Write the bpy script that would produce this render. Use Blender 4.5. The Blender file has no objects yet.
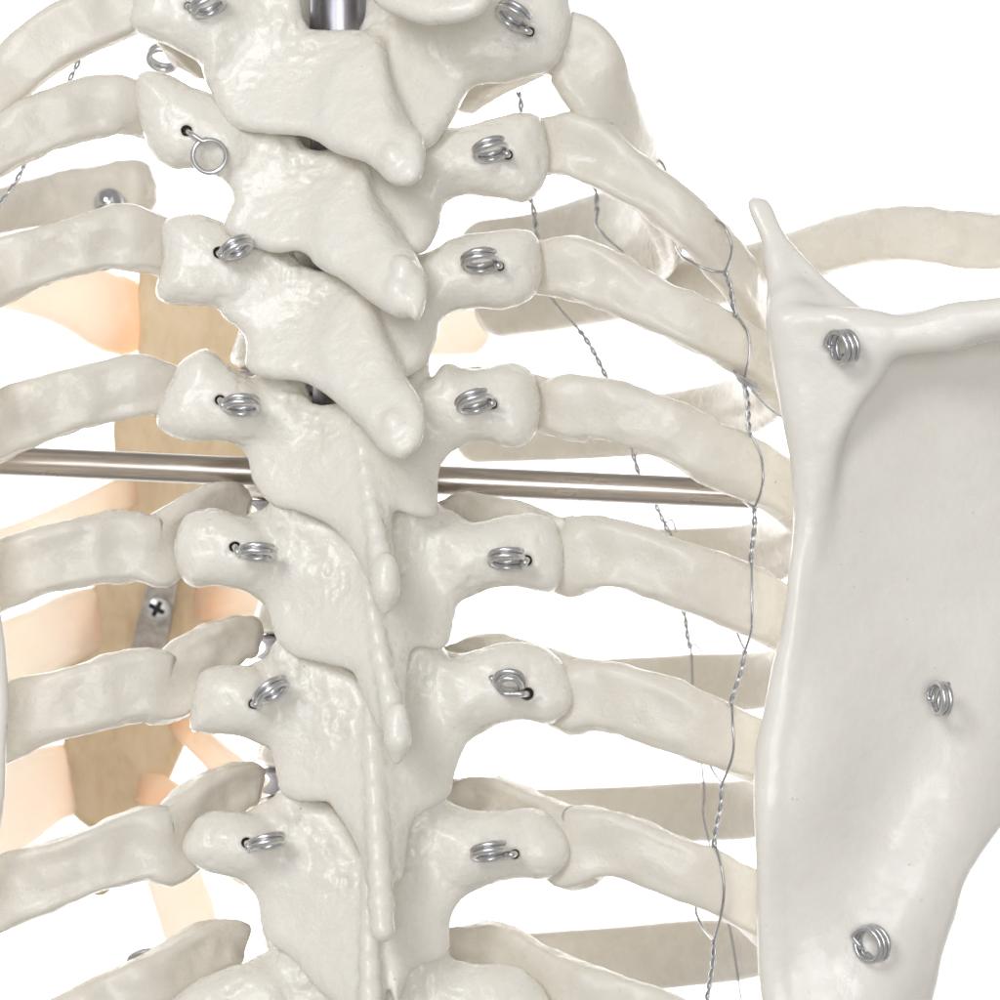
import bpy, math, random
import numpy as np

random.seed(7)
RNG = np.random.default_rng(7)
S = 0.000165          # metres per modelling unit (about 0.165 mm)
D = 3200.0            # camera distance in modelling units

# ------------------------------------------------------------------ basics
scene = bpy.context.scene
COL = scene.collection


def W(px, py, d):
    """a point seen at (px, py) lying at depth d, in modelling units (x right, y down, z away)"""
    k = 1.0 + d / D
    return np.array([(px - 500.0) * k, (py - 500.0) * k, d], float)


def to_m(v):
    v = np.asarray(v, float)
    return np.stack([v[..., 0] * S, v[..., 2] * S, -v[..., 1] * S], -1)


def hash3(ix, iy, iz, seed):
    h = (ix * 73856093) ^ (iy * 19349663) ^ (iz * 83492791) ^ (seed * 2654435)
    h = h & 0x7fffffff
    h = (h ^ (h >> 13)) * 1274126177 & 0x7fffffff
    h = (h ^ (h >> 16)) * 668265263 & 0x7fffffff
    return ((h >> 7) & 0xffff) / 32767.5 - 1.0


def vnoise(P, scale, seed=1):
    p = P / np.asarray(scale, float)
    i = np.floor(p).astype(np.int64)
    f = p - i
    u = f * f * f * (f * (f * 6 - 15) + 10)
    out = 0
    for dx in (0, 1):
        wx = u[:, 0] if dx else 1 - u[:, 0]
        for dy in (0, 1):
            wy = u[:, 1] if dy else 1 - u[:, 1]
            for dz in (0, 1):
                wz = u[:, 2] if dz else 1 - u[:, 2]
                out = out + wx * wy * wz * hash3(i[:, 0] + dx, i[:, 1] + dy, i[:, 2] + dz, seed)
    return out


def vert_normals(V, F):
    F = np.asarray(F)
    a = V[F[:, 2]] - V[F[:, 0]]
    b = V[F[:, 3]] - V[F[:, 1]]
    n = np.cross(a, b)
    N = np.zeros_like(V)
    for k in range(4):
        for c in range(3):
            N[:, c] += np.bincount(F[:, k], n[:, c], len(V))
    return N / np.maximum(np.linalg.norm(N, axis=1, keepdims=True), 1e-9)


def tag(o, label=None, cat=None, group=None, kind=None):
    if label:
        o['label'] = label
    if cat:
        o['category'] = cat
    if group:
        o['group'] = group
    if kind:
        o['kind'] = kind
    return o


def thing(name, loc, label, cat, group=None):
    o = bpy.data.objects.new(name, None)
    o.empty_display_size = 0.005
    COL.objects.link(o)
    o.location = loc
    o['org'] = [float(c) for c in loc]
    return tag(o, label, cat, group)


def mesh_obj(name, V, F, mat, parent=None, origin=None, normals=None, metres=False):
    """V in modelling units; children share their parent's origin"""
    Vm = np.asarray(V, float) if metres else to_m(V)
    if parent is not None:
        org = np.array(parent['org'])
    elif origin is not None:
        org = np.asarray(origin, float)
    else:
        org = Vm.mean(0)
    Vm = Vm - org
    me = bpy.data.meshes.new(name)
    if isinstance(F, np.ndarray) and F.ndim == 2:
        n, m = F.shape
        me.vertices.add(len(Vm))
        me.vertices.foreach_set('co', Vm.astype(np.float32).ravel())
        me.loops.add(n * m)
        me.loops.foreach_set('vertex_index', F.astype(np.int32).ravel())
        me.polygons.add(n)
        me.polygons.foreach_set('loop_start', np.arange(0, n * m, m, dtype=np.int32))
        me.update(calc_edges=True)
        me.validate()
    else:
        me.from_pydata([tuple(v) for v in Vm], [], [tuple(f) for f in F])
        me.update()
    me.polygons.foreach_set('use_smooth', [True] * len(me.polygons))
    me.materials.append(mat)
    if normals is not None:
        nm = np.stack([normals[:, 0], normals[:, 2], -normals[:, 1]], -1)
        me.normals_split_custom_set_from_vertices(nm.tolist())
    o = bpy.data.objects.new(name, me)
    COL.objects.link(o)
    if parent is not None:
        o.parent = parent
    else:
        o.location = org
        o['org'] = [float(c) for c in org]
    return o


def split_parts(V, F, tags, names, mat, parent, N=None):
    """one surface shared out to several part meshes, one per tag, with common shading at the joints"""
    if N is None:
        N = vert_normals(V, F)
    ft = tags[F[:, 0]]
    for t, nm in names:
        fs = F[ft == t]
        if not len(fs):
            continue
        used, inv = np.unique(fs.ravel(), return_inverse=True)
        mesh_obj(nm, V[used], inv.reshape(fs.shape), mat, parent, normals=N[used])


# ------------------------------------------------------------------ solid field modelling
def catmull(P, n=4, closed=True):
    P = np.asarray(P, float)
    m = len(P)
    out = []
    rng = range(m) if closed else range(m - 1)
    for i in rng:
        if closed:
            a, b, c, d = P[(i - 1) % m], P[i], P[(i + 1) % m], P[(i + 2) % m]
        else:
            a, b, c, d = P[max(i - 1, 0)], P[i], P[i + 1], P[min(i + 2, m - 1)]
        for j in range(n):
            t = j / n
            out.append(0.5 * (2 * b + (c - a) * t + (2 * a - 5 * b + 4 * c - d) * t * t + (3 * b - a - 3 * c + d) * t ** 3))
    if not closed:
        out.append(P[-1])
    return np.array(out)


def poly_sd(P, X, Y):
    """signed distance to a closed polygon on a 2-D grid"""
    d2 = np.full(X.shape, 1e12)
    s = np.zeros(X.shape, bool)
    m = len(P)
    for i in range(m):
        ax, ay = P[i]
        bx, by = P[(i + 1) % m]
        ex, ey = bx - ax, by - ay
        L = ex * ex + ey * ey
        if L < 1e-9:
            continue
        wx, wy = X - ax, Y - ay
        t = np.clip((wx * ex + wy * ey) / L, 0, 1)
        d2 = np.minimum(d2, (wx - ex * t) ** 2 + (wy - ey * t) ** 2)
        c = ((ay <= Y) & (by > Y)) | ((by <= Y) & (ay > Y))
        with np.errstate(divide='ignore', invalid='ignore'):
            xi = ax + (Y - ay) / (by - ay if abs(by - ay) > 1e-9 else 1e-9) * ex
        s ^= c & (X < xi)
    return np.where(s, -1, 1) * np.sqrt(d2)


class Field:
    def __init__(self, lo, hi, h):
        self.lo = np.asarray(lo, float)
        self.h = h
        self.n = np.ceil((np.asarray(hi, float) - self.lo) / h).astype(int) + 1
        self.f = np.full(self.n, 60.0, np.float32)
        self.t = np.zeros(self.n, np.int8)
        self.ax = [self.lo[i] + h * np.arange(self.n[i]) for i in range(3)]

    def box(self, lo, hi):
        i0 = np.clip(np.floor((np.asarray(lo) - self.lo) / self.h).astype(int), 0, self.n - 1)
        i1 = np.clip(np.ceil((np.asarray(hi) - self.lo) / self.h).astype(int) + 1, 1, self.n)
        return tuple(slice(a, b) for a, b in zip(i0, i1))

    def axes(self, sl):
        return (self.ax[0][sl[0]][:, None, None], self.ax[1][sl[1]][None, :, None], self.ax[2][sl[2]][None, None, :])

    def put(self, sl, d, k, t):
        a = self.f[sl]
        d = d.astype(np.float32)
        self.t[sl] = np.where(d < a, t, self.t[sl])
        if k > 0:
            hh = np.clip(0.5 + 0.5 * (a - d) / k, 0, 1)
            self.f[sl] = a + (d - a) * hh - k * hh * (1 - hh)
        else:
            self.f[sl] = np.minimum(a, d)

    def cut(self, sl, d, k):
        a = self.f[sl]
        d = -d.astype(np.float32)
        hh = np.clip(0.5 - 0.5 * (a - d) / k, 0, 1)
        self.f[sl] = a + (d - a) * hh + k * hh * (1 - hh)

    def pillow(self, poly, plane, T, R, k, t, raw=False, warp=None):
        """a cushion with the given outline: plane = (depth, x, y, gx, gy), T half thickness, R edge rounding"""
        d0, x0, y0, gx, gy = plane
        P = catmull(poly, 4)
        dd = d0 + gx * (P[:, 0] - x0) + gy * (P[:, 1] - y0)
        if warp is not None:
            dd = dd + warp(P[:, 0], P[:, 1])
        Pw = np.stack([(P[:, 0] - 500) * (1 + dd / D), (P[:, 1] - 500) * (1 + dd / D)], 1)
        m = k + 3 * self.h
        mz = m + (30 if warp is not None else 0)
        lo = [Pw[:, 0].min() - m, Pw[:, 1].min() - m, dd.min() - T - mz]
        hi = [Pw[:, 0].max() + m, Pw[:, 1].max() + m, dd.max() + T + mz]
        sl = self.box(lo, hi)
        X, Y, Z = self.axes(sl)
        X2, Y2 = np.broadcast_arrays(X[:, :, 0], Y[:, :, 0])
        sd = poly_sd(Pw, X2, Y2)
        kk = 1 + dd.mean() / D
        px, py = X2 / kk + 500, Y2 / kk + 500
        dep = d0 + gx * (px - x0) + gy * (py - y0)
        if warp is not None:
            dep = dep + warp(px, py)
        cs = 1 / math.sqrt(1 + gx * gx + gy * gy)
        a = np.maximum(sd + R, 0)[:, :, None]
        dz = (Z - dep[:, :, None]) * cs
        q = R / T
        r = np.sqrt(a * a + (dz * q) ** 2) + 1e-6
        g = np.sqrt(a * a + (dz * q * q) ** 2) / r
        self.put(sl, (r - R) / np.maximum(g, 0.4), k, t)

    def cone(self, A, ra, B, rb, k, t, fz=1.0, cut=False):
        A = W(*A)
        B = W(*B)
        r = max(ra, rb) * max(1, fz)
        m = k + 3 * self.h + r
        sl = self.box(np.minimum(A, B) - m, np.maximum(A, B) + m)
        X, Y, Z = self.axes(sl)
        e = B - A
        e2 = e[0] ** 2 + e[1] ** 2 + (e[2] / fz) ** 2
        x, y, z = X - A[0], Y - A[1], (Z - A[2]) / fz
        tt = np.clip((x * e[0] + y * e[1] + z * e[2] / fz) / max(e2, 1e-9), 0, 1)
        d = np.sqrt((x - e[0] * tt) ** 2 + (y - e[1] * tt) ** 2 + (z - e[2] / fz * tt) ** 2) - (ra + (rb - ra) * tt)
        if cut:
            self.cut(sl, d, k)
        else:
            self.put(sl, d, k, t)

    def front(self, px, py):
        """depth of the first surface met at (px, py)"""
        k = 1.0
        for it in range(2):
            ix = int(round(((px - 500) * k - self.lo[0]) / self.h))
            iy = int(round(((py - 500) * k - self.lo[1]) / self.h))
            if not (0 <= ix < self.n[0] and 0 <= iy < self.n[1]):
                return None
            w = np.nonzero(self.f[ix, iy] < 0)[0]
            if not len(w):
                return None
            z = self.lo[2] + self.h * w[0]
            k = 1 + z / D
        return z

    def ell(self, C, r, k, t, ang=0.0):
        C = W(*C)
        R = max(r)
        m = R + k + 3 * self.h
        sl = self.box(C - m, C + m)
        X, Y, Z = self.axes(sl)
        c, s = math.cos(ang), math.sin(ang)
        x, y, z = X - C[0], Y - C[1], Z - C[2]
        u, v = x * c + y * s, -x * s + y * c
        k0 = np.sqrt((u / r[0]) ** 2 + (v / r[1]) ** 2 + (z / r[2]) ** 2)
        k1 = np.sqrt((u / r[0] ** 2) ** 2 + (v / r[1] ** 2) ** 2 + (z / r[2] ** 2) ** 2) + 1e-9
        self.put(sl, k0 * (k0 - 1) / k1, k, t)

    def sample(self, P, arr=None):
        arr = self.f if arr is None else arr
        q = (P - self.lo) / self.h
        i = np.clip(np.floor(q).astype(int), 0, self.n - 2)
        f = q - i
        out = 0
        for dx in (0, 1):
            for dy in (0, 1):
                for dz in (0, 1):
                    w = (f[:, 0] if dx else 1 - f[:, 0]) * (f[:, 1] if dy else 1 - f[:, 1]) * (f[:, 2] if dz else 1 - f[:, 2])
                    out = out + w * arr[i[:, 0] + dx, i[:, 1] + dy, i[:, 2] + dz]
        return out

    def mesh(self):
        f = self.f.copy()
        for a in range(3):          # keep the grid border outside
            for e in (0, -1):
                ix = [slice(None)] * 3
                ix[a] = e
                f[tuple(ix)] = np.maximum(f[tuple(ix)], 1.0)
        ins = f < 0
        n = self.n - 1
        cnt = np.zeros(n, np.int8)
        for dx in (0, 1):
            for dy in (0, 1):
                for dz in (0, 1):
                    cnt += ins[dx:dx + n[0], dy:dy + n[1], dz:dz + n[2]]
        act = (cnt > 0) & (cnt < 8)
        idx = np.full(n, -1, np.int64)
        cells = np.argwhere(act)
        idx[act] = np.arange(len(cells))
        acc = np.zeros((len(cells), 3))
        num = np.zeros(len(cells))
        cor = [(dx, dy, dz) for dx in (0, 1) for dy in (0, 1) for dz in (0, 1)]
        val = {c: f[cells[:, 0] + c[0], cells[:, 1] + c[1], cells[:, 2] + c[2]] for c in cor}
        for c in cor:
            for a in range(3):
                if c[a] == 0:
                    e = list(c)
                    e[a] = 1
                    e = tuple(e)
                    va, vb = val[c], val[e]
                    x = (va < 0) != (vb < 0)
                    tt = np.where(x, va / np.where(x, va - vb, 1), 0)
                    p = np.array(c, float)[None, :] + tt[:, None] * (np.array(e) - np.array(c))[None, :]
                    acc += p * x[:, None]
                    num += x
        V = self.lo + self.h * (cells + acc / num[:, None])
        F = []
        for a in range(3):
            b, c = (a + 1) % 3, (a + 2) % 3
            s0 = [slice(0, None)] * 3
            s1 = [slice(0, None)] * 3
            s0[a] = slice(0, -1)
            s1[a] = slice(1, None)
            x = ins[tuple(s0)] != ins[tuple(s1)]
            e = np.argwhere(x)
            ok = (e[:, b] > 0) & (e[:, c] > 0) & (e[:, b] < self.n[b] - 1) & (e[:, c] < self.n[c] - 1)
            e = e[ok]
            sgn = ins[tuple(s0)][tuple(e.T)]
            q = []
            for db, dc in ((0, 0), (-1, 0), (-1, -1), (0, -1)):
                g = e.copy()
                g[:, b] += db
                g[:, c] += dc
                q.append(idx[tuple(g.T)])
            q = np.stack(q, 1)
            q[~sgn] = q[~sgn][:, ::-1]
            F.append(q)
        F = np.concatenate(F)
        # relax, then pull back onto the surface
        for it in range(3):
            A = np.zeros_like(V)
            cn = np.zeros(len(V))
            for k in range(4):
                p, q = F[:, k], F[:, (k + 1) % 4]
                for c in range(3):
                    A[:, c] += np.bincount(p, V[q, c], len(V)) + np.bincount(q, V[p, c], len(V))
                cn += np.bincount(p, minlength=len(V)) + np.bincount(q, minlength=len(V))
            V = V * 0.4 + 0.6 * A / np.maximum(cn, 1)[:, None]
            N = vert_normals(V, F)
            fv = self.sample(V)
            V = V - N * np.clip(fv, -self.h, self.h)[:, None] * 0.7
        tg = self.t[tuple(np.clip(np.round((V - self.lo) / self.h).astype(int), 0, self.n - 1).T)]
        return V, F, tg


def roughen(V, F, seed, amp=1.0):
    N = vert_normals(V, F)
    n = 1.7 * vnoise(V, 38, seed) + 0.8 * vnoise(V, 17, seed + 1) + 0.35 * vnoise(V, 7, seed + 2)
    pits = vnoise(V, 10, seed + 5)
    n -= 1.6 * np.clip(pits - 0.55, 0, 1) * 2
    return V + N * (amp * n)[:, None]


# ------------------------------------------------------------------ swept bones and wires
def sweep(rows, up=(0, -1, 0), step=5.0, around=36, rough=1.0, seed=1, bumps=(), exp=2.8, cap=(True, True)):
    """rows (px, py, depth, half height, half thickness) -> a rounded bone; returns V, F, s in 0..1 per vertex"""
    rows = np.array(rows, float)
    kk = 1 + rows[:, 2] / D
    P = np.stack([(rows[:, 0] - 500) * kk, (rows[:, 1] - 500) * kk, rows[:, 2], rows[:, 3] * kk, rows[:, 4] * kk], 1)
    C = catmull(P, 40, closed=False)
    L = np.concatenate([[0], np.cumsum(np.linalg.norm(np.diff(C[:, :3], axis=0), axis=1))])
    n = max(12, int(L[-1] / step))
    # denser rings near the ends for the rounded caps
    s = np.linspace(0, 1, n)
    e0, e1 = C[0, 3] * 0.9 / L[-1], C[-1, 3] * 0.9 / L[-1]
    extra = [1 - np.cos(np.linspace(0.02, math.pi / 2, 9))]
    s = np.unique(np.concatenate([s, extra[0] * e0, 1 - extra[0] * e1]))
    s[0], s[-1] = 0, 1
    Q = np.stack([np.interp(s * L[-1], L, C[:, j]) for j in range(5)], 1)
    T = np.gradient(Q[:, :3], s, axis=0)
    T /= np.linalg.norm(T, axis=1, keepdims=True)
    upv = np.asarray(up, float)
    if upv.ndim == 1:
        upv = np.stack([upv, upv])
    bl = np.clip((s[:, None] - 0.3) / 0.25, 0, 1)
    upv = upv[0] * (1 - bl) + upv[1] * bl
    Wd = upv - np.sum(T * upv, 1, keepdims=True) * T
    Wd /= np.linalg.norm(Wd, axis=1, keepdims=True)
    B = np.cross(T, Wd)
    sc = np.ones(len(s))
    if cap[0]:
        sc *= np.sqrt(np.clip(1 - (1 - np.clip(s / e0, 0, 1)) ** 2, 0, 1))
    if cap[1]:
        sc *= np.sqrt(np.clip(1 - (1 - np.clip((1 - s) / e1, 0, 1)) ** 2, 0, 1))
    sc = np.maximum(sc, 0.03)
    th = np.linspace(0, 2 * math.pi, around, endpoint=False)
    ex = (exp - (exp - 2.05) * np.clip((s - 0.35) / 0.2, 0, 1))[:, None]
    cx = np.sign(np.cos(th)) * np.abs(np.cos(th))[None, :] ** (2 / ex)
    cy = np.sign(np.sin(th)) * np.abs(np.sin(th))[None, :] ** (2 / ex)
    V = (Q[:, None, :3] + (Q[:, 3] * sc)[:, None, None] * cx[:, :, None] * Wd[:, None, :]
         + (Q[:, 4] * sc)[:, None, None] * cy[:, :, None] * B[:, None, :])
    m = len(s)
    V = V.reshape(-1, 3)
    i = np.arange(m - 1)[:, None] * around
    j = np.arange(around)[None, :]
    j2 = (j + 1) % around
    F = np.stack([i + j, i + j2, i + around + j2, i + around + j], -1).reshape(-1, 4)
    # end caps as a fan of quads folded to the centre
    c0, c1 = len(V), len(V) + 1
    V = np.concatenate([V, Q[:1, :3], Q[-1:, :3]])
    jj = np.arange(0, around, 2)
    last = (m - 1) * around
    F0 = np.stack([np.full(len(jj), c0), (jj + 2) % around, (jj + 1) % around, jj], 1)
    F1 = np.stack([np.full(len(jj), c1), last + jj, last + (jj + 1) % around, last + (jj + 2) % around], 1)
    F = np.concatenate([F, F0, F1])
    ss = np.concatenate([np.repeat(s, around), [0, 1]])
    N = vert_normals(V, F)
    c = np.mean(np.sum(N[:m * around] * (V[:m * around] - np.repeat(Q[:, :3], around, 0)), 1))
    if c < 0:
        F = F[:, ::-1].copy()
        N = -N
    if rough > 0:
        fade = np.clip(np.minimum(ss, 1 - ss) * L[-1] / 14, 0.15, 1) * np.clip(1.9 - ss * 4.0, 0.12, 1.6)
        # long grain along the bone plus knobs
        along = np.concatenate([np.repeat(s * L[-1], around), [0, L[-1]]])
        ang = np.concatenate([np.tile(th, m), [0, 0]])
        G = np.stack([along / 45, np.cos(ang) * 1.6, np.sin(ang) * 1.6], 1)
        n1 = 2.6 * vnoise(G, 1.0, seed) + 1.1 * vnoise(np.stack([along / 22, np.cos(ang) * 3.2, np.sin(ang) * 3.2], 1), 1.0, seed + 3)
        right = np.sum(Q[-1, :3] - Q[0, :3] if abs(Q[-1, 0] - Q[0, 0]) < 1 else (Q[m // 3, :3] - Q[0, :3]) * np.array([1, 0, 0])) > 0
        sa = ang if right else (2 * math.pi - ang) % (2 * math.pi)
        mod = np.clip(0.75 + 0.9 * vnoise(np.stack([along / 60, along * 0, along * 0], 1), 1.0, seed + 9), 0, 1.4)
        n1 += mod * (3.0 * np.exp(-((sa - 2.35) / 0.28) ** 2) - 1.3 * np.exp(-((sa - 1.75) / 0.35) ** 2) + 2.0 * np.exp(-((sa - 0.75) / 0.3) ** 2))
        n1 += 1.3 * vnoise(V, 16, seed + 1) + 0.4 * vnoise(V, 8, seed + 2)
        V = V + N * (rough * fade * n1)[:, None]
    for (bx, by, bd, br, amt) in bumps:
        c = W(bx, by, bd)
        g = np.exp(-np.sum((V - c) ** 2, 1) / (br * br))
        dirn = V - c
        V = V + N * (amt * g)[:, None]
    return V, F, ss


def tube(path, r, around=10, closed_ends=True):
    """plain round wire along a polyline of modelling-unit points"""
    P = np.asarray(path, float)
    m = len(P)
    T = np.gradient(P, axis=0)
    T /= np.maximum(np.linalg.norm(T, axis=1, keepdims=True), 1e-9)
    ref = np.array([0.31, 0.2, 0.93])
    u = np.cross(T[0], ref)
    u /= np.linalg.norm(u)
    U = [u]
    for k in range(1, m):
        u = U[-1] - np.dot(U[-1], T[k]) * T[k]
        u /= max(np.linalg.norm(u), 1e-9)
        U.append(u)
    U = np.array(U)
    B = np.cross(T, U)
    th = np.linspace(0, 2 * math.pi, around, endpoint=False)
    rr = np.broadcast_to(np.asarray(r, float), (m,))
    V = (P[:, None] + rr[:, None, None] * (np.cos(th)[None, :, None] * U[:, None] + np.sin(th)[None, :, None] * B[:, None])).reshape(-1, 3)
    i = np.arange(m - 1)[:, None] * around
    j = np.arange(around)[None]
    j2 = (j + 1) % around
    F = [tuple(q) for q in np.stack([i + j, i + j2, i + around + j2, i + around + j], -1).reshape(-1, 4)]
    F.append(tuple(range(around))[::-1])
    F.append(tuple((m - 1) * around + k for k in range(around)))
    return V, F


def join(parts):
    V, F, o = [], [], 0
    for v, f in parts:
        V.append(v)
        F += [tuple(int(i) + o for i in q) for q in f]
        o += len(v)
    return np.concatenate(V), F


# ------------------------------------------------------------------ materials
def new_mat(name):
    m = bpy.data.materials.new(name)
    m.use_nodes = True
    nt = m.node_tree
    b = nt.nodes['Principled BSDF']
    return m, nt, b


def nd(nt, typ, **kw):
    n = nt.nodes.new(typ)
    for k, v in kw.items():
        setattr(n, k, v)
    return n


def units(nt, scale=(1, 1, 1)):
    tc = nd(nt, 'ShaderNodeTexCoord')
    mp = nd(nt, 'ShaderNodeMapping')
    mp.inputs['Scale'].default_value = [c / S for c in scale]
    nt.links.new(tc.outputs['Object'], mp.inputs['Vector'])
    return mp.outputs['Vector']


def noise(nt, vec, scale, detail=3, rough=0.55, dist=0.0):
    n = nd(nt, 'ShaderNodeTexNoise')
    n.inputs['Scale'].default_value = scale
    n.inputs['Detail'].default_value = detail
    n.inputs['Roughness'].default_value = rough
    n.inputs['Distortion'].default_value = dist
    nt.links.new(vec, n.inputs['Vector'])
    return n.outputs['Fac']


def ramp(nt, fac, stops):
    r = nd(nt, 'ShaderNodeValToRGB')
    e = r.color_ramp.elements
    while len(e) < len(stops):
        e.new(0.5)
    for k, (p, c) in enumerate(stops):
        e[k].position = p
        e[k].color = (*c, 1) if len(c) == 3 else c
    nt.links.new(fac, r.inputs['Fac'])
    return r.outputs['Color']


def mixc(nt, fac, a, b, mode='MIX'):
    m = nd(nt, 'ShaderNodeMix', data_type='RGBA', blend_type=mode)
    for key, v in ((0, fac), (6, a), (7, b)):
        if isinstance(v, (int, float)):
            m.inputs[key].default_value = v
        elif isinstance(v, tuple):
            m.inputs[key].default_value = (*v, 1)
        else:
            nt.links.new(v, m.inputs[key])
    return m.outputs[2]


def math_n(nt, op, a, b=0.0):
    m = nd(nt, 'ShaderNodeMath', operation=op)
    for k, v in enumerate((a, b)):
        if isinstance(v, (int, float)):
            m.inputs[k].default_value = v
        else:
            nt.links.new(v, m.inputs[k])
    return m.outputs[0]


def bone_material(name, light, dark, rough=0.26, sss=0.1, bump=1.0, glow=0.0):
    m, nt, b = new_mat(name)
    v = units(nt)
    big = noise(nt, v, 0.012, 3)
    mid = noise(nt, v, 0.05, 4, 0.6)
    col = ramp(nt, big, [(0.35, dark), (0.65, light)])
    col = mixc(nt, ramp(nt, mid, [(0.45, (0, 0, 0)), (0.75, (0.55, 0.55, 0.55))]), col, tuple(c * 0.93 * w for c, w in zip(light, (1.0, 0.985, 0.94))))
    sp = noise(nt, v, 0.16, 2, 0.5)
    sp2 = noise(nt, v, 0.03, 2, 0.5)
    spots = math_n(nt, 'MULTIPLY', ramp(nt, sp, [(0.71, (0, 0, 0)), (0.77, (1, 1, 1))]), ramp(nt, sp2, [(0.5, (0, 0, 0)), (0.62, (0.55, 0.55, 0.55))]))
    col = mixc(nt, spots, col, (0.33, 0.24, 0.15))
    nt.links.new(col, b.inputs['Base Color'])
    rg = ramp(nt, noise(nt, v, 0.04, 3), [(0.3, (rough - 0.1,) * 3), (0.7, (rough + 0.14,) * 3)])
    nt.links.new(rg, b.inputs['Roughness'])
    b.inputs['Specular IOR Level'].default_value = 0.42
    b.inputs['Coat Weight'].default_value = 0.22
    b.inputs['Coat Roughness'].default_value = 0.12
    b.inputs['Subsurface Weight'].default_value = sss
    b.inputs['Subsurface Radius'].default_value = (1.0, 0.7, 0.45)
    b.inputs['Subsurface Scale'].default_value = 14 * S
    h1 = noise(nt, v, 0.11, 4, 0.6)
    h2 = noise(nt, v, 0.4, 3, 0.6)
    h3 = noise(nt, v, 0.045, 2, 0.5, 1.5)
    h = math_n(nt, 'ADD', math_n(nt, 'MULTIPLY', h1, 1.0), math_n(nt, 'MULTIPLY', h2, 0.28))
    h = math_n(nt, 'ADD', h, math_n(nt, 'MULTIPLY', h3, 0.5))
    h = math_n(nt, 'SUBTRACT', h, math_n(nt, 'MULTIPLY', spots, 0.5))
    bp = nd(nt, 'ShaderNodeBump')
    bp.inputs['Strength'].default_value = 0.3 * bump
    bp.inputs['Distance'].default_value = 5.0 * S
    nt.links.new(h, bp.inputs['Height'])
    nt.links.new(bp.outputs['Normal'], b.inputs['Normal'])
    if glow:
        b.inputs['Coat Weight'].default_value = 0.1
        b.inputs['Specular IOR Level'].default_value = 0.42
        translucent(nt, b, glow, (0.98, 0.92, 0.82))
    return m


def translucent(nt, b, fac, col):
    """thin cast plastic lets some of the light from behind through"""
    tr = nd(nt, 'ShaderNodeBsdfTranslucent')
    tr.inputs['Color'].default_value = (*col, 1)
    mx = nd(nt, 'ShaderNodeMixShader')
    mx.inputs[0].default_value = fac
    nt.links.new(b.outputs[0], mx.inputs[1])
    nt.links.new(tr.outputs[0], mx.inputs[2])
    nt.links.new(mx.outputs[0], nt.nodes['Material Output'].inputs['Surface'])


def metal_material(name, col, rough, scratch=None, bump=0.0):
    m, nt, b = new_mat(name)
    b.inputs['Metallic'].default_value = 1.0
    v = units(nt, scratch or (1, 1, 1))
    n = noise(nt, v, 0.12, 4, 0.6)
    c = ramp(nt, n, [(0.3, tuple(x * 0.72 for x in col)), (0.7, col)])
    nt.links.new(c, b.inputs['Base Color'])
    r = ramp(nt, n, [(0.3, (rough * 1.4,) * 3), (0.7, (rough * 0.8,) * 3)])
    nt.links.new(r, b.inputs['Roughness'])
    if bump:
        bp = nd(nt, 'ShaderNodeBump')
        bp.inputs['Strength'].default_value = bump
        bp.inputs['Distance'].default_value = 1.0 * S
        nt.links.new(n, bp.inputs['Height'])
        nt.links.new(bp.outputs['Normal'], b.inputs['Normal'])
    return m


M_BONE = bone_material('bone_plastic', (0.805, 0.775, 0.71), (0.765, 0.73, 0.655))
M_RIB = bone_material('rib_plastic', (0.80, 0.77, 0.705), (0.755, 0.72, 0.645), glow=0.17, bump=0.75)
M_BLADE = bone_material('shoulder_blade_plastic', (0.805, 0.78, 0.725), (0.775, 0.745, 0.685), rough=0.33, bump=0.4)
M_WIRE = metal_material('galvanised_wire', (0.74, 0.74, 0.75), 0.3)
M_THIN = metal_material('thin_steel_wire', (0.55, 0.55, 0.56), 0.28)
M_ROD = metal_material('worn_steel_rod', (0.52, 0.47, 0.43), 0.27, scratch=(0.03, 0.03, 0.03))
M_TUBE = metal_material('brushed_steel_tube', (0.40, 0.39, 0.43), 0.3, scratch=(1, 1, 0.1), bump=0.2)
M_PLATE = metal_material('dull_steel_plate', (0.42, 0.38, 0.35), 0.4)

M_DISC, nt, b = new_mat('grey_disc_rubber')
b.inputs['Base Color'].default_value = (0.36, 0.33, 0.37, 1)
b.inputs['Roughness'].default_value = 0.45

M_CART, nt, b = new_mat('cartilage_silicone')
v = units(nt)
at = nd(nt, 'ShaderNodeAttribute', attribute_name='dye')
n1 = noise(nt, v, 0.02, 3)
dye = math_n(nt, 'MULTIPLY', at.outputs['Fac'], ramp(nt, n1, [(0.3, (0.4, 0.4, 0.4)), (0.7, (1, 1, 1))]))
c = mixc(nt, dye, ramp(nt, n1, [(0.35, (0.90, 0.83, 0.74)), (0.65, (0.90, 0.88, 0.84))]), (0.90, 0.66, 0.46))
nt.links.new(c, b.inputs['Base Color'])
b.inputs['Roughness'].default_value = 0.3
b.inputs['Subsurface Weight'].default_value = 0.85
b.inputs['Subsurface Radius'].default_value = (1.0, 0.7, 0.5)
b.inputs['Subsurface Scale'].default_value = 40 * S
translucent(nt, b, 0.44, (0.985, 0.93, 0.86))
tr = [n for n in nt.nodes if n.bl_idname == 'ShaderNodeBsdfTranslucent'][0]
nt.links.new(mixc(nt, dye, (0.985, 0.94, 0.89), (0.975, 0.77, 0.58)), tr.inputs['Color'])

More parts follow.
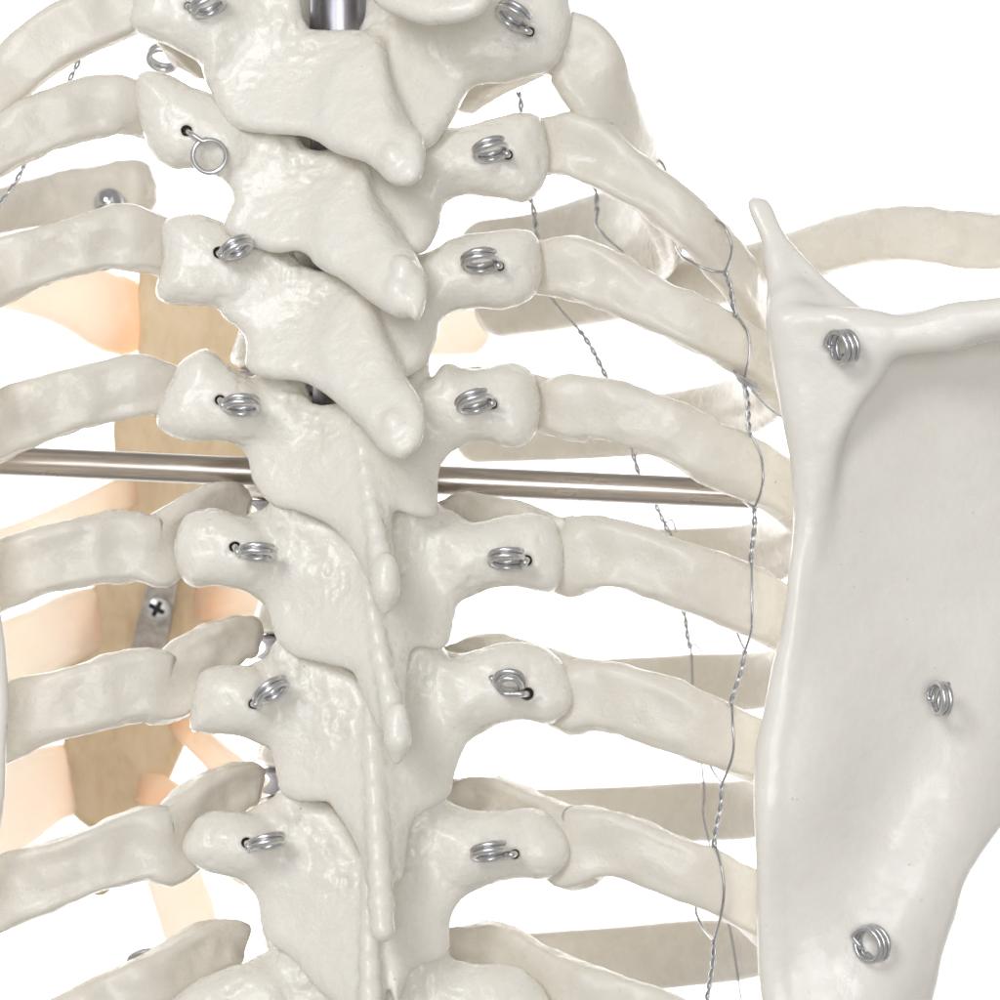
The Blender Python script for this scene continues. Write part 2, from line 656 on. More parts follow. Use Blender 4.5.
M_STERN, nt, b = new_mat('tan_sternum_plastic')
v = units(nt, (1, 1, 0.45))
c = ramp(nt, noise(nt, v, 0.035, 5, 0.7, 0.6), [(0.3, (0.60, 0.47, 0.30)), (0.5, (0.72, 0.59, 0.41)), (0.72, (0.78, 0.66, 0.48))])
nt.links.new(c, b.inputs['Base Color'])
translucent(nt, b, 0.2, (0.96, 0.84, 0.66))
b.inputs['Roughness'].default_value = 0.42

M_BACK, nt, b = new_mat('white_studio_paper')
v = units(nt)
c = ramp(nt, noise(nt, v, 0.004, 2), [(0.3, (0.86, 0.86, 0.87)), (0.7, (0.88, 0.88, 0.88))])
nt.links.new(c, b.inputs['Base Color'])
b.inputs['Roughness'].default_value = 0.9

# ------------------------------------------------------------------ vertebrae
LEFT, RIGHT = 2, 3
VERT = [
    dict(name=0, y=-125, disc=-20,
         tpL=None, tpR=None,
         lamL=[(215, -130), (300, -150), (380, -130), (392, -60), (340, -48), (290, -45), (240, -60)],
         lamR=[(380, -130), (480, -140), (500, -90), (470, -50), (400, -60)],
         sp=[(345, -120), (390, -140), (430, -60), (485, -45), (492, -10), (487, 8), (468, 21), (430, 25), (400, 16), (372, 0), (350, -60)],
         spd=(-10, -120, -1.0), spT=18, spR=18, core=[(370, -100, 5, 24), (430, -15, -85, 20)], hL=None, hR=None),
    dict(name=1, y=15, disc=108,
         tpL=[(129, 25), (132, 5), (140, -30), (190, -45), (240, -30), (252, 20), (232, 62), (212, 86), (198, 60), (170, 46), (145, 38)],
         lamL=[(205, 0), (293, -12), (308, 27), (368, 33), (384, 80), (392, 130), (350, 154), (305, 137), (240, 130), (216, 104), (212, 75)],
         lamR=[(366, 32), (440, 5), (500, 0), (512, 50), (479, 80), (468, 93), (441, 137), (421, 151), (395, 140), (380, 90)],
         tpR=[(440, 20), (500, -40), (555, -35), (571, 5), (573, 27), (556, 66), (518, 81), (477, 81), (450, 70)],
         sp=[(318, 95), (340, 55), (376, 38), (389, 80), (396, 124), (418, 134), (425, 165), (416, 183), (396, 185), (372, 166), (347, 152), (322, 132)],
         spd=(2, 60, -0.72), spT=17, spR=17, core=[(345, 70, 0, 30), (402, 155, -80, 22)], hL=(188, 6), hR=(530, 32)),
    dict(name=2, y=140, disc=236,
         tpL=[(138, 75), (163, 73), (190, 87), (225, 108), (252, 140), (236, 172), (194, 168), (170, 168), (147, 146), (136, 102)],
         lamL=[(190, 95), (235, 108), (262, 114), (288, 134), (316, 150), (342, 146), (358, 152), (372, 204), (397, 250), (400, 308), (383, 304), (349, 280), (322, 266), (300, 251), (272, 253), (231, 237), (225, 218), (234, 197), (222, 175), (200, 140)],
         lamR=[(360, 145), (424, 128), (462, 136), (476, 170), (458, 191), (444, 204), (438, 231), (421, 254), (395, 240), (372, 200)],
         tpR=[(415, 150), (440, 138), (472, 126), (502, 115), (536, 114), (546, 136), (548, 170), (529, 200), (492, 197), (458, 191), (430, 200)],
         sp=[(312, 225), (330, 185), (362, 165), (370, 204), (391, 243), (412, 251), (428, 290), (419, 321), (403, 313), (383, 305), (349, 281), (322, 262)],
         spd=(2, 185, -0.72), spT=17, spR=17, core=[(340, 190, 0, 30), (405, 285, -80, 22)], hL=(187, 131), hR=(508, 155)),
    dict(name=3, y=265, disc=384,
         tpL=[(163, 224), (190, 213), (211, 217), (240, 236), (256, 270), (240, 301), (221, 305), (197, 305), (167, 303), (155, 289), (163, 258)],
         lamL=[(215, 230), (240, 234), (272, 244), (296, 262), (320, 270), (344, 272), (358, 280), (377, 330), (393, 370), (404, 452), (387, 450), (373, 433), (349, 409), (325, 392), (300, 380), (271, 380), (247, 369), (244, 335), (223, 316), (222, 290)],
         lamR=[(360, 275), (420, 262), (470, 262), (476, 300), (444, 308), (437, 340), (424, 366), (397, 377), (380, 340)],
         tpR=[(420, 265), (440, 248), (458, 238), (509, 230), (536, 237), (542, 272), (533, 297), (502, 309), (465, 304), (430, 312)],
         sp=[(318, 345), (332, 308), (362, 288), (378, 330), (393, 368), (414, 391), (426, 420), (419, 448), (404, 456), (387, 451), (370, 433), (347, 408), (326, 378)],
         spd=(2, 305, -0.72), spT=17, spR=17, core=[(345, 310, 0, 30), (403, 420, -85, 20)], hL=(219, 253), hR=(500, 266)),
    dict(name=4, y=398, disc=512,
         tpL=[(171, 381), (184, 360), (207, 349), (224, 362), (250, 388), (266, 415), (246, 438), (207, 440), (177, 439), (155, 422)],
         lamL=[(222, 372), (248, 378), (290, 384), (308, 400), (330, 404), (352, 402), (378, 440), (384, 500), (386, 560), (374, 584), (356, 556), (332, 528), (302, 513), (273, 504), (254, 483), (248, 458), (236, 435)],
         lamR=[(366, 388), (425, 388), (455, 412), (462, 438), (441, 466), (438, 493), (436, 515), (414, 516), (394, 511), (386, 535), (376, 470)],
         tpR=[(418, 400), (430, 380), (445, 363), (472, 370), (509, 363), (533, 373), (541, 408), (533, 436), (516, 448), (482, 440), (450, 442)],
         sp=[(352, 450), (366, 430), (382, 440), (384, 500), (388, 556), (398, 570), (398, 602), (384, 620), (374, 611), (371, 584), (362, 556), (352, 510)],
         spd=(-16, 430, -0.46), spT=16, spR=14, core=[(358, 430, 5, 26), (386, 590, -85, 13)], hL=(220, 400), hR=(493, 404)),
    dict(name=5, y=550, disc=647,
         tpL=[(173, 548), (184, 517), (211, 508), (238, 515), (266, 530), (272, 560), (252, 581), (221, 584), (194, 588), (180, 575)],
         lamL=[(245, 520), (270, 508), (320, 510), (356, 530), (380, 600), (390, 660), (397, 705), (382, 728), (363, 697), (353, 672), (330, 664), (302, 658), (282, 648), (270, 624), (264, 582), (250, 560)],
         lamR=[(372, 530), (440, 508), (470, 530), (482, 582), (461, 600), (455, 619), (445, 648), (417, 648), (409, 660), (404, 690), (390, 660)],
         tpR=[(430, 535), (455, 524), (480, 522), (512, 513), (546, 515), (560, 534), (565, 561), (560, 586), (542, 593), (508, 584), (478, 584), (450, 592)],
         sp=[(362, 580), (372, 558), (384, 580), (394, 640), (405, 687), (409, 721), (411, 748), (399, 768), (387, 754), (380, 727), (371, 680)],
         spd=(-16, 570, -0.44), spT=16, spR=14, core=[(365, 570, 5, 26), (398, 740, -80, 11)], hL=(235, 547), hR=(527, 560)),
    dict(name=6, y=692, disc=780,
         tpL=[(189, 714), (195, 688), (204, 670), (231, 664), (262, 672), (276, 700), (262, 727), (218, 734), (191, 732)],
         lamL=[(250, 668), (280, 655), (322, 656), (360, 680), (384, 740), (392, 800), (388, 868), (372, 880), (357, 847), (332, 807), (322, 802), (298, 801), (279, 787), (270, 745), (250, 722)],
         lamR=[(380, 680), (440, 650), (482, 680), (492, 718), (468, 743), (455, 776), (448, 797), (417, 817), (408, 838), (402, 880), (390, 860), (386, 780)],
         tpR=[(438, 672), (455, 658), (474, 650), (508, 643), (535, 645), (556, 655), (570, 677), (574, 701), (562, 717), (547, 724), (526, 720), (487, 720), (450, 722)],
         sp=[(370, 720), (380, 690), (392, 715), (402, 780), (406, 837), (405, 898), (401, 946), (384, 962), (367, 950), (367, 864), (369, 790)],
         spd=(-18, 710, -0.32), spT=18, spR=15, core=[(370, 710, 5, 26), (383, 930, -75, 15)], hL=(253, 704), hR=(527, 694)),
    dict(name=7, y=842, disc=908,
         tpL=[(182, 847), (194, 822), (218, 810), (246, 812), (272, 830), (272, 860), (246, 872), (211, 873), (190, 864)],
         lamL=[(248, 815), (272, 800), (310, 800), (345, 825), (370, 880), (378, 950), (376, 1010), (350, 1012), (320, 990), (290, 956), (264, 935), (255, 890), (244, 870)],
         lamR=[(380, 830), (440, 802), (480, 825), (492, 872), (467, 892), (450, 918), (447, 955), (412, 970), (396, 1005), (385, 950)],
         tpR=[(430, 828), (455, 815), (508, 809), (539, 809), (562, 829), (570, 854), (560, 872), (542, 879), (515, 875), (488, 873), (450, 882)],
         sp=[(350, 890), (362, 850), (380, 850), (392, 900), (398, 1000), (390, 1080), (372, 1100), (356, 1085), (352, 980)],
         spd=(-18, 860, -0.32), spT=18, spR=15, core=[(368, 860, 5, 26), (372, 1070, -75, 15)], hL=(247, 843), hR=(515, 854)),
    dict(name=8, y=990, disc=1065,
         tpL=[(160, 1015), (190, 986), (218, 972), (258, 959), (290, 975), (292, 1020), (240, 1036), (190, 1040)],
         lamL=[(252, 965), (285, 950), (330, 955), (362, 990), (380, 1040), (384, 1120), (340, 1130), (300, 1100), (266, 1085), (250, 1020)],
         lamR=[(380, 990), (440, 958), (482, 978), (492, 1020), (460, 1060), (450, 1100), (400, 1130)],
         tpR=[(430, 985), (460, 968), (508, 965), (532, 975), (550, 997), (556, 1020), (540, 1036), (490, 1028), (440, 1032)],
         sp=[(352, 1040), (366, 1010), (382, 1040), (390, 1120), (380, 1190), (364, 1190), (352, 1120)],
         spd=(-18, 1010, -0.32), spT=18, spR=15, core=[(368, 1010, 5, 26), (370, 1170, -75, 15)], hL=None, hR=None),
]
VLABEL = [
    'uppermost ivory vertebra, only its blunt spinous tip hanging from the top edge',
    'ivory vertebra whose lamina lies directly below the upright steel tube',
    'ivory vertebra carrying the round wire ring that stands open on its left transverse process',
    'ivory vertebra whose split spinous tip hangs just above the horizontal steel rod',
    'ivory vertebra crossed behind by the horizontal steel rod, at the level of the rod',
    'ivory vertebra directly below the horizontal steel rod, with a thin drooping spinous process',
    'ivory vertebra with a knotted wire coil on its right transverse process',
    'ivory vertebra next above the lowest, its spinous ridge running off the bottom edge',
    'lowest ivory vertebra, cut off by the bottom edge without any wire coil',
]


def body_mesh(cx, cy, d, rx, ry, rz, seed):
    """drum-shaped vertebral body, waisted in the middle"""
    prof = [(-1.0, 0.0), (-1.0, 0.55), (-0.98, 0.86), (-0.9, 0.97), (-0.75, 1.0), (-0.4, 0.93), (0, 0.9), (0.4, 0.93), (0.75, 1.0), (0.9, 0.97), (0.98, 0.86), (1.0, 0.55), (1.0, 0.0)]
    pr = catmull(np.array(prof), 3, closed=False)
    A = 48
    c = W(cx, cy, d)
    th = np.linspace(0, 2 * math.pi, A, endpoint=False)
    V = []
    for (t, r) in pr:
        r = max(r, 0.01)
        V.append(np.stack([c[0] + rx * r * np.cos(th), np.full(A, c[1] + ry * t), c[2] + rz * r * np.sin(th)], 1))
    m = len(V)
    V = np.concatenate(V)
    i = np.arange(m - 1)[:, None] * A
    j = np.arange(A)[None]
    j2 = (j + 1) % A
    F = np.stack([i + j, i + A + j, i + A + j2, i + j2], -1).reshape(-1, 4)
    N = vert_normals(V, F)
    if np.mean(np.sum(N * (V - c), 1)) < 0:
        F = F[:, ::-1].copy()
    return V, F


CX = [318, 318, 320, 322, 334, 343, 347, 350, 352]


def build_vertebra(i, spec):
    spec['cx'] = CX[i]
    pts = np.array([p for key in ('tpL', 'lamL', 'lamR', 'tpR', 'sp') if spec[key] for p in spec[key]], float)
    lo = [pts[:, 0].min() - 530, pts[:, 1].min() - 535, -140]
    hi = [pts[:, 0].max() - 470, pts[:, 1].max() - 465, 175]
    F_ = Field(lo, hi, 2.4)
    y = spec['y']
    cx = spec['cx']
    if i <= 3:
        # one broad sheet that swings out towards the viewer into the spinous process
        def lw(px, py):
            u = (px - 300) * 0.6 + (py - (y + 42)) * 0.8
            return 4 - 0.14 * u - 0.22 * (np.sqrt(u * u + 1600) + u)
        F_.pillow(spec['lamL'], (0, 0, 0, 0, 0), 15, 15, 8, 0, warp=lw)
        F_.pillow(spec['lamR'], (2, 425, y + 60, 0.2, -0.3), 15, 15, 14, 0)
        F_.pillow(spec['sp'], (-5, 0, 0, 0, 0), spec['spT'], spec['spR'], 16, 1, warp=lw)
        (ax, ay, ad, ar), (bx, by, bd, br) = spec['core']
        F_.cone((ax, ay, ad + 12), ar, (bx, by, bd + 10), br, 14, 1)
        if i >= 1:
            tp = np.array(spec['sp'])
            tb = tp[tp[:, 1] > tp[:, 1].max() - 50].mean(0)
            dt = float(lw(tb[0], tb[1])) - 6
            F_.ell((tb[0] + 5, tb[1] - 6, dt - 3), (17, 22, 16), 3.5, 1, -0.3)
            if i == 2:
                F_.ell((tb[0] + 8, tb[1] - 27, dt + 3), (15, 19, 16), 2.5, 1, -0.2)
    else:
        # two flanks rising in a hollow curve to a sharp crest
        (ax, ay, ad, ar), (bx, by, bd, br) = spec['core']

        def crest(py):
            t = np.clip((py - ay) / (by - ay), -0.3, 1.0)
            return ax + (bx - ax) * t, np.clip(t, 0, 1)

        def lw(px, py):
            xr, t = crest(py)
            dx = np.sqrt((px - xr) ** 2 + 144) - 12
            return -(17 + 46 * t) * np.exp(-dx / 58)

        gy, sx = -0.17, 0.22
        F_.pillow(spec['lamL'], (2, 330, y + 60, -sx, gy), 11, 19, 9, 0, warp=lw)
        F_.pillow(spec['lamR'], (2, 420, y + 60, sx, gy), 11, 17, 14, 0, warp=lw)
        pr = None
        for q in np.linspace(0, 1, 9):
            py = ay + (by - ay) * q
            xr, t = crest(py)
            bd_ = 2 - sx * (xr - 330) + gy * (py - y - 60) - (17 + 46 * t)
            rr = 5 + 7 * (max(0, q - 0.45) / 0.55 if i < 6 else q)
            cur = ((xr, py, bd_ - 7), rr)
            if pr is not None:
                F_.cone(pr[0], pr[1], cur[0], cur[1], 8, 1)
                F_.cone((pr[0][0], pr[0][1], pr[0][2] + 24), 11, (cur[0][0], cur[0][1], cur[0][2] + 24), 11, 12, 1)
            pr = cur
        (tx, ty, td), tr = pr
        tip = {4: (12.5, 30, 13), 5: (11, 30, 10)}.get(i, (10.5, 40, 8))
        if i < 6:
            F_.ell((tx, ty - 6, td + 2), tip, 8, 1, 0.05)
    # transverse processes
    if spec['tpL']:
        c = np.mean(spec['tpL'], 0)
        F_.pillow(spec['tpL'], (14, c[0], c[1], -0.05, -0.12), 27, 30, 14, LEFT)
        F_.cone((c[0] + 15, c[1] + 4, 18), 26, (285, y + 30, 30), 30, 16, LEFT)
    if spec['tpR']:
        c = np.mean(spec['tpR'], 0)
        F_.pillow(spec['tpR'], (14, c[0], c[1], 0.05, -0.12), 27, 32, 14, RIGHT)
        F_.cone((c[0] - 10, c[1] + 2, 18), 28, (425, y + 25, 28), 30, 16, RIGHT)
    # pedicles down to the body
    F_.cone((cx - 50, y + 25, 30), 26, (cx - 45, y + 22, 150), 30, 14, 0)
    F_.cone((cx + 70, y + 25, 30), 26, (cx + 58, y + 22, 150), 30, 14, 0)
    # superior articular lips tucked under the bone above
    if i > 0:
        F_.cone((cx - 55, y - 35, 21 if i > 4 else 37), 23, (cx - 45, y + 20, 18), 23, 12, 0)
        F_.cone((cx + 74, y - 37, 13 if i > 4 else 37), 23, (cx + 68, y + 20, 18), 23, 12, 0)
    if i >= 5:      # the arch fills the angle beside the process of the bone above
        F_.cone((cx + 54, y - 34, 14), 18, (cx + 50, y + 30, 4), 20, 16, 0)
        F_.cone((cx - 22, y - 22, 20), 18, (cx - 14, y + 34, 6), 20, 16, 0)
    # drill holes for the wire coils
    for hkey in ('hL', 'hR'):
        if spec[hkey]:
            hx, hy = spec[hkey]
            F_.cone((hx, hy, -30), 5.2, (hx, hy, 32), 5.2, 2.0, 0, cut=True)
    V, F, tg = F_.mesh()
    V = roughen(V, F, 11 + i * 7, np.where((tg == 1) & (i >= 4), 0.06, np.where(tg >= 2, 1.0, 0.6)))
    # rough, pitted hollows beside the spinous process, under the plate above
    N = vert_normals(V, F)
    if i > 0:
        for (ax_, ay_, bx_, by_, wd) in ((cx - 62, y - 26, cx - 4, y + 36, 17), (cx + 82, y - 22, cx + 52, y + 28, 15)):
            A_, B_ = np.array([ax_ - 500, ay_ - 500]), np.array([bx_ - 500, by_ - 500])
            e_ = B_ - A_
            tt = np.clip(((V[:, :2] - A_) @ e_) / (e_ @ e_), 0, 1)
            dd = np.linalg.norm(V[:, :2] - A_ - tt[:, None] * e_, axis=1)
            mk = np.exp(-(dd / wd) ** 2) * (V[:, 2] < 60)
            V = V + N * (mk * (2.6 * vnoise(V, 13, 300 + i) - 2.6 * np.abs(vnoise(V, (9, 14, 10), 320 + i)) + 0.8 * vnoise(V, 5.5, 340 + i)))[:, None]
    loc = to_m(W(348, y, 60))
    t = thing('thoracic_vertebra', loc, VLABEL[i], 'vertebra', 'vertebrae of the spine')
    split_parts(V, F, tg, [(0, 'lamina'), (1, 'spinous_process'), (LEFT, 'transverse_process'), (RIGHT, 'transverse_process')], M_BONE, t)
    top = VERT[i - 1]['disc'] + 13 if i else -190
    bot = spec['disc'] - 13
    bv, bf = body_mesh(cx, (top + bot) / 2, 210, 97, (bot - top) / 2 * 1.065, 84, i)
    bv = roughen(bv, bf, 90 + i, 0.8)
    mesh_obj('vertebral_body', bv, bf, M_BONE, t)
    if i < 8:
        dv, df = body_mesh(cx + 2, spec['disc'], 210, 94, 13.6, 81, i)
        o = mesh_obj('intervertebral_disc', dv, df, M_DISC)
        tag(o, DISC_LABEL[i], 'disc', 'discs between the vertebrae')


DISC_LABEL = [
    'grey disc at the top edge, behind the spinous tip hanging there',
    'grey disc under the vertebra just below the upright steel tube',
    'grey disc under the vertebra with the open round wire ring',
    'grey disc next above the horizontal steel rod',
    'grey purple disc showing just below the left half of the steel rod',
    'grey purple disc beside the rib head level with the thin drooping spinous process',
    'grey disc under the vertebra with the knotted wire coil',
    'grey purple disc rim peeping out above the lowest vertebra',
]
for i, sp in enumerate(VERT):
    build_vertebra(i, sp)

# ------------------------------------------------------------------ ribs
def rib(rows, neck_rows, label, seed, up=(0, -1, 0), bumps=(), group='ribs of the rib cage', rough=1.0):
    """rows of the shaft after the rows of head and neck; head and neck become one part, the shaft another"""
    allr = list(neck_rows) + list(rows)
    j0, j1 = rows[0], rows[2]
    sg = 1 if j1[0] > j0[0] else -1
    bumps = list(bumps) + [(j0[0] + sg * 12, j0[1] - 12, j0[2] - 22, 15, 5.0), (j0[0] + sg * 42, j0[1] + 6, j0[2] - 36, 18, -5.5),
                           (j0[0] + sg * 62, j0[1] + 18, j0[2] - 30, 14, 4.5), (j0[0] + sg * 95, j0[1] + 12, j0[2] - 50, 22, -3.0)]
    V, F, s = sweep(allr, up=up, seed=seed, bumps=bumps, rough=rough)
    R = np.array(allr, float)
    kk = 1 + R[:, 2] / D
    P = np.stack([(R[:, 0] - 500) * kk, (R[:, 1] - 500) * kk, R[:, 2]], 1)
    L = np.concatenate([[0], np.cumsum(np.linalg.norm(np.diff(P, axis=0), axis=1))])
    loc = to_m(P[len(neck_rows)])
    t = thing('rib', loc, label, 'rib', group)
    cutp = L[max(len(neck_rows) - 1, 0)] / L[-1] if neck_rows else -1
    tg = np.where(s < cutp, 0, 1)
    split_parts(V, F, tg, [(0, 'rib_head'), (1, 'rib_shaft')], M_RIB, t)
    return t


# right side (running out under the shoulder blade, round to the front)
rib([(545, 46, 45, 30, 20), (576, 52, 30, 38, 18), (602, 95, 35, 38, 15), (628, 140, 80, 35, 14), (650, 180, 150, 37, 14), (665, 208, 240, 39, 14), (671, 228, 340, 41, 15),
     (664, 236, 450, 46, 16), (640, 238, 560, 50, 16), (598, 242, 660, 50, 16), (530, 255, 760, 42, 18), (455, 262, 820, 40, 20)],
    [(455, 105, 140, 16, 16), (485, 80, 110, 20, 18), (515, 62, 80, 24, 20)],
    'broad short rib highest on the right, bent round a sharp corner beside the top vertebra', 101, up=(0.1, -1.0, 0.0), rough=0.3)
rib([(558, 145, 40, 29, 20), (585, 148, 26, 33, 20), (615, 166, 12, 28, 18), (660, 198, 8, 25, 17), (707, 239, 18, 25, 17), (746, 290, 75, 28, 16),
     (772, 348, 190, 32, 14), (776, 385, 330, 32, 14), (735, 408, 500, 31, 14), (650, 425, 660, 30, 14), (540, 432, 790, 29, 15), (455, 436, 860, 28, 16)],
    [(440, 170, 130, 15, 15), (470, 160, 105, 18, 17), (510, 152, 70, 22, 18)],
    'rib on the right with a single wire loop round it near the shoulder blade tip', 102)
rib([(550, 268, 42, 29, 20), (575, 268, 28, 32, 20), (615, 284, 12, 29, 18), (660, 306, 8, 27, 17), (705, 328, 14, 27, 17), (748, 352, 42, 27, 16),
     (795, 398, 140, 28, 15), (832, 450, 300, 30, 14), (822, 512, 490, 31, 14), (765, 553, 670, 34, 14), (690, 562, 780, 34, 14), (600, 556, 860, 30, 15), (470, 552, 900, 30, 16)],
    [(440, 290, 130, 15, 15), (470, 280, 105, 18, 17), (508, 270, 70, 22, 18)],
    'rib on the right passing under the knotted tangle of thin wire', 103)
rib([(548, 405, 42, 29, 20), (575, 406, 28, 33, 20), (615, 413, 10, 30, 18), (670, 431, 4, 30, 18), (725, 459, 12, 31, 18), (780, 487, 45, 31, 17),
     (828, 532, 150, 30, 15), (852, 585, 330, 30, 14), (838, 642, 520, 30, 14), (770, 678, 700, 29, 14), (690, 683, 800, 29, 14), (600, 688, 870, 29, 15), (470, 690, 910, 28, 16)],
    [(440, 398, 130, 16, 16), (465, 388, 100, 21, 18), (505, 395, 70, 24, 18)],
    'rib on the right running just above the horizontal steel rod', 104)
rib([(560, 553, 40, 38, 20), (586, 553, 26, 38, 20), (620, 555, 10, 33, 18), (670, 571, 4, 33, 18), (730, 592, 12, 34, 18), (780, 617, 45, 34, 17),
     (825, 660, 160, 32, 15), (845, 712, 350, 31, 14), (830, 770, 540, 31, 14), (760, 806, 700, 30, 14), (690, 812, 800, 30, 14), (600, 816, 880, 29, 15), (470, 818, 920, 28, 16)],
    [(436, 532, 130, 16, 16), (468, 514, 100, 21, 18), (512, 527, 68, 27, 18)],
    'rib on the right next below the horizontal steel rod', 105, bumps=[(568, 596, 15, 20, 9)])
rib([(565, 692, 40, 37, 20), (592, 694, 26, 36, 20), (640, 704, 8, 34, 18), (700, 727, 3, 34, 18), (760, 755, 35, 31, 17),
     (815, 800, 150, 31, 15), (840, 850, 340, 31, 14), (825, 905, 530, 31, 14), (760, 945, 690, 30, 14), (690, 953, 790, 33, 14), (600, 961, 860, 33, 15), (470, 966, 900, 30, 16)],
    [(440, 668, 130, 14, 15), (482, 655, 95, 20, 18), (522, 668, 66, 27, 18)],
    'rib on the right below the two wires crossing, joined at the knotted coil', 106, bumps=[(568, 728, 15, 18, 8)])
rib([(568, 845, 38, 41, 20), (596, 843, 22, 36, 20), (630, 849, 8, 32, 18), (672, 866, 2, 31, 18), (716, 883, 8, 31, 18), (762, 911, 35, 31, 17),
     (815, 960, 160, 31, 15), (840, 1015, 350, 30, 14), (820, 1070, 540, 30, 14), (740, 1110, 720, 30, 14), (600, 1120, 860, 30, 15)],
    [(450, 797, 130, 16, 16), (488, 795, 98, 19, 18), (530, 815, 68, 25, 18)],
    'rib on the right next above the lowest, its head bare above the transverse process', 107, bumps=[(568, 880, 15, 20, 9)])
rib([(575, 993, 38, 33, 20), (620, 1006, 16, 31, 18), (670, 1025, 5, 31, 18), (740, 1065, 20, 31, 17), (815, 1130, 160, 31, 15), (840, 1190, 350, 30, 14)],
    [(448, 948, 130, 18, 16), (488, 943, 98, 22, 18), (530, 963, 68, 26, 18)],
    'lowest rib on the right, sinking below the bottom edge', 108)

# left side (running out of the picture, round to the front)
def left_tail(x, y, drop):
    return [(x - 70, y + drop * 0.35, 45, 33, 17), (x - 150, y + drop, 190, 31, 15), (x - 180, y + drop * 1.7, 400, 30, 14), (x - 130, y + drop * 2.3, 620, 30, 14), (x - 70, y + drop * 2.5, 780, 30, 15)]


rib([(150, 0, 45, 26, 20), (105, 14, 28, 32, 18), (52, 40, 22, 30, 16), (0, 84, 24, 29, 15), (-50, 135, 60, 32, 15), (-80, 190, 200, 34, 15), (-60, 225, 400, 34, 15)],
    [(208, 66, 140, 16, 15), (188, 52, 100, 20, 17), (170, 30, 70, 22, 18)],
    'thick rib highest on the left, slanting out of the top left corner', 111, up=(-0.55, -0.8, 0))
rib([(132, 110, 42, 25, 20), (108, 105, 28, 30, 20), (62, 116, 14, 29, 18), (0, 146, 10, 30, 17)] + left_tail(0, 146, 110),
    [(230, 145, 130, 15, 15), (205, 135, 100, 18, 17), (165, 122, 66, 22, 18)],
    'rib on the left joined at the open round wire ring', 112)
rib([(148, 244, 42, 29, 20), (120, 239, 28, 33, 20), (70, 249, 14, 28, 18), (0, 271, 10, 32, 17)] + left_tail(0, 271, 110),
    [(235, 285, 130, 15, 15), (210, 275, 100, 18, 17), (178, 258, 66, 22, 18)],
    'rib on the left just below the small chrome ball', 113)
rib([(152, 386, 42, 29, 20), (125, 387, 28, 32, 20), (65, 402, 12, 33, 18), (0, 425, 10, 35, 17)] + left_tail(0, 425, 110),
    [(240, 410, 130, 15, 15), (212, 412, 95, 20, 17), (180, 400, 62, 25, 18)],
    'rib on the left running just above the horizontal steel rod', 114)
rib([(158, 548, 42, 34, 20), (130, 546, 28, 34, 20), (70, 554, 12, 33, 18), (0, 576, 10, 34, 17)] + left_tail(0, 576, 110),
    [(244, 510, 125, 18, 17), (220, 503, 95, 21, 18), (188, 522, 62, 28, 18)],
    'rib on the left next below the steel rod, small knuckle under its end', 115, bumps=[(163, 580, 18, 15, 9)])
rib([(168, 686, 44, 34, 20), (140, 684, 30, 36, 20), (70, 701, 12, 34, 18), (8, 722, 10, 36, 17)] + left_tail(0, 726, 110),
    [(256, 640, 122, 24, 20), (232, 637, 95, 21, 18), (198, 658, 62, 27, 18)],
    'rib on the left passing right behind the edge of the left shoulder blade', 116)
rib([(170, 842, 42, 38, 20), (140, 843, 28, 36, 20), (70, 869, 12, 33, 18), (0, 893, 10, 37, 17)] + left_tail(0, 893, 110),
    [(258, 787, 122, 26, 20), (234, 785, 95, 23, 18), (200, 808, 64, 29, 18)],
    'rib on the left next above the lowest, its head bulging beside the spine', 117, bumps=[(168, 872, 20, 16, 8)])
rib([(150, 985, 40, 32, 20), (110, 1005, 26, 33, 20), (50, 1035, 12, 33, 18), (-10, 1065, 10, 34, 17), (-90, 1110, 60, 34, 16)],
    [(242, 947, 122, 24, 20), (216, 943, 95, 24, 18), (182, 964, 64, 29, 18)],
    'lowest rib on the left, leaving the picture at the bottom edge', 118)

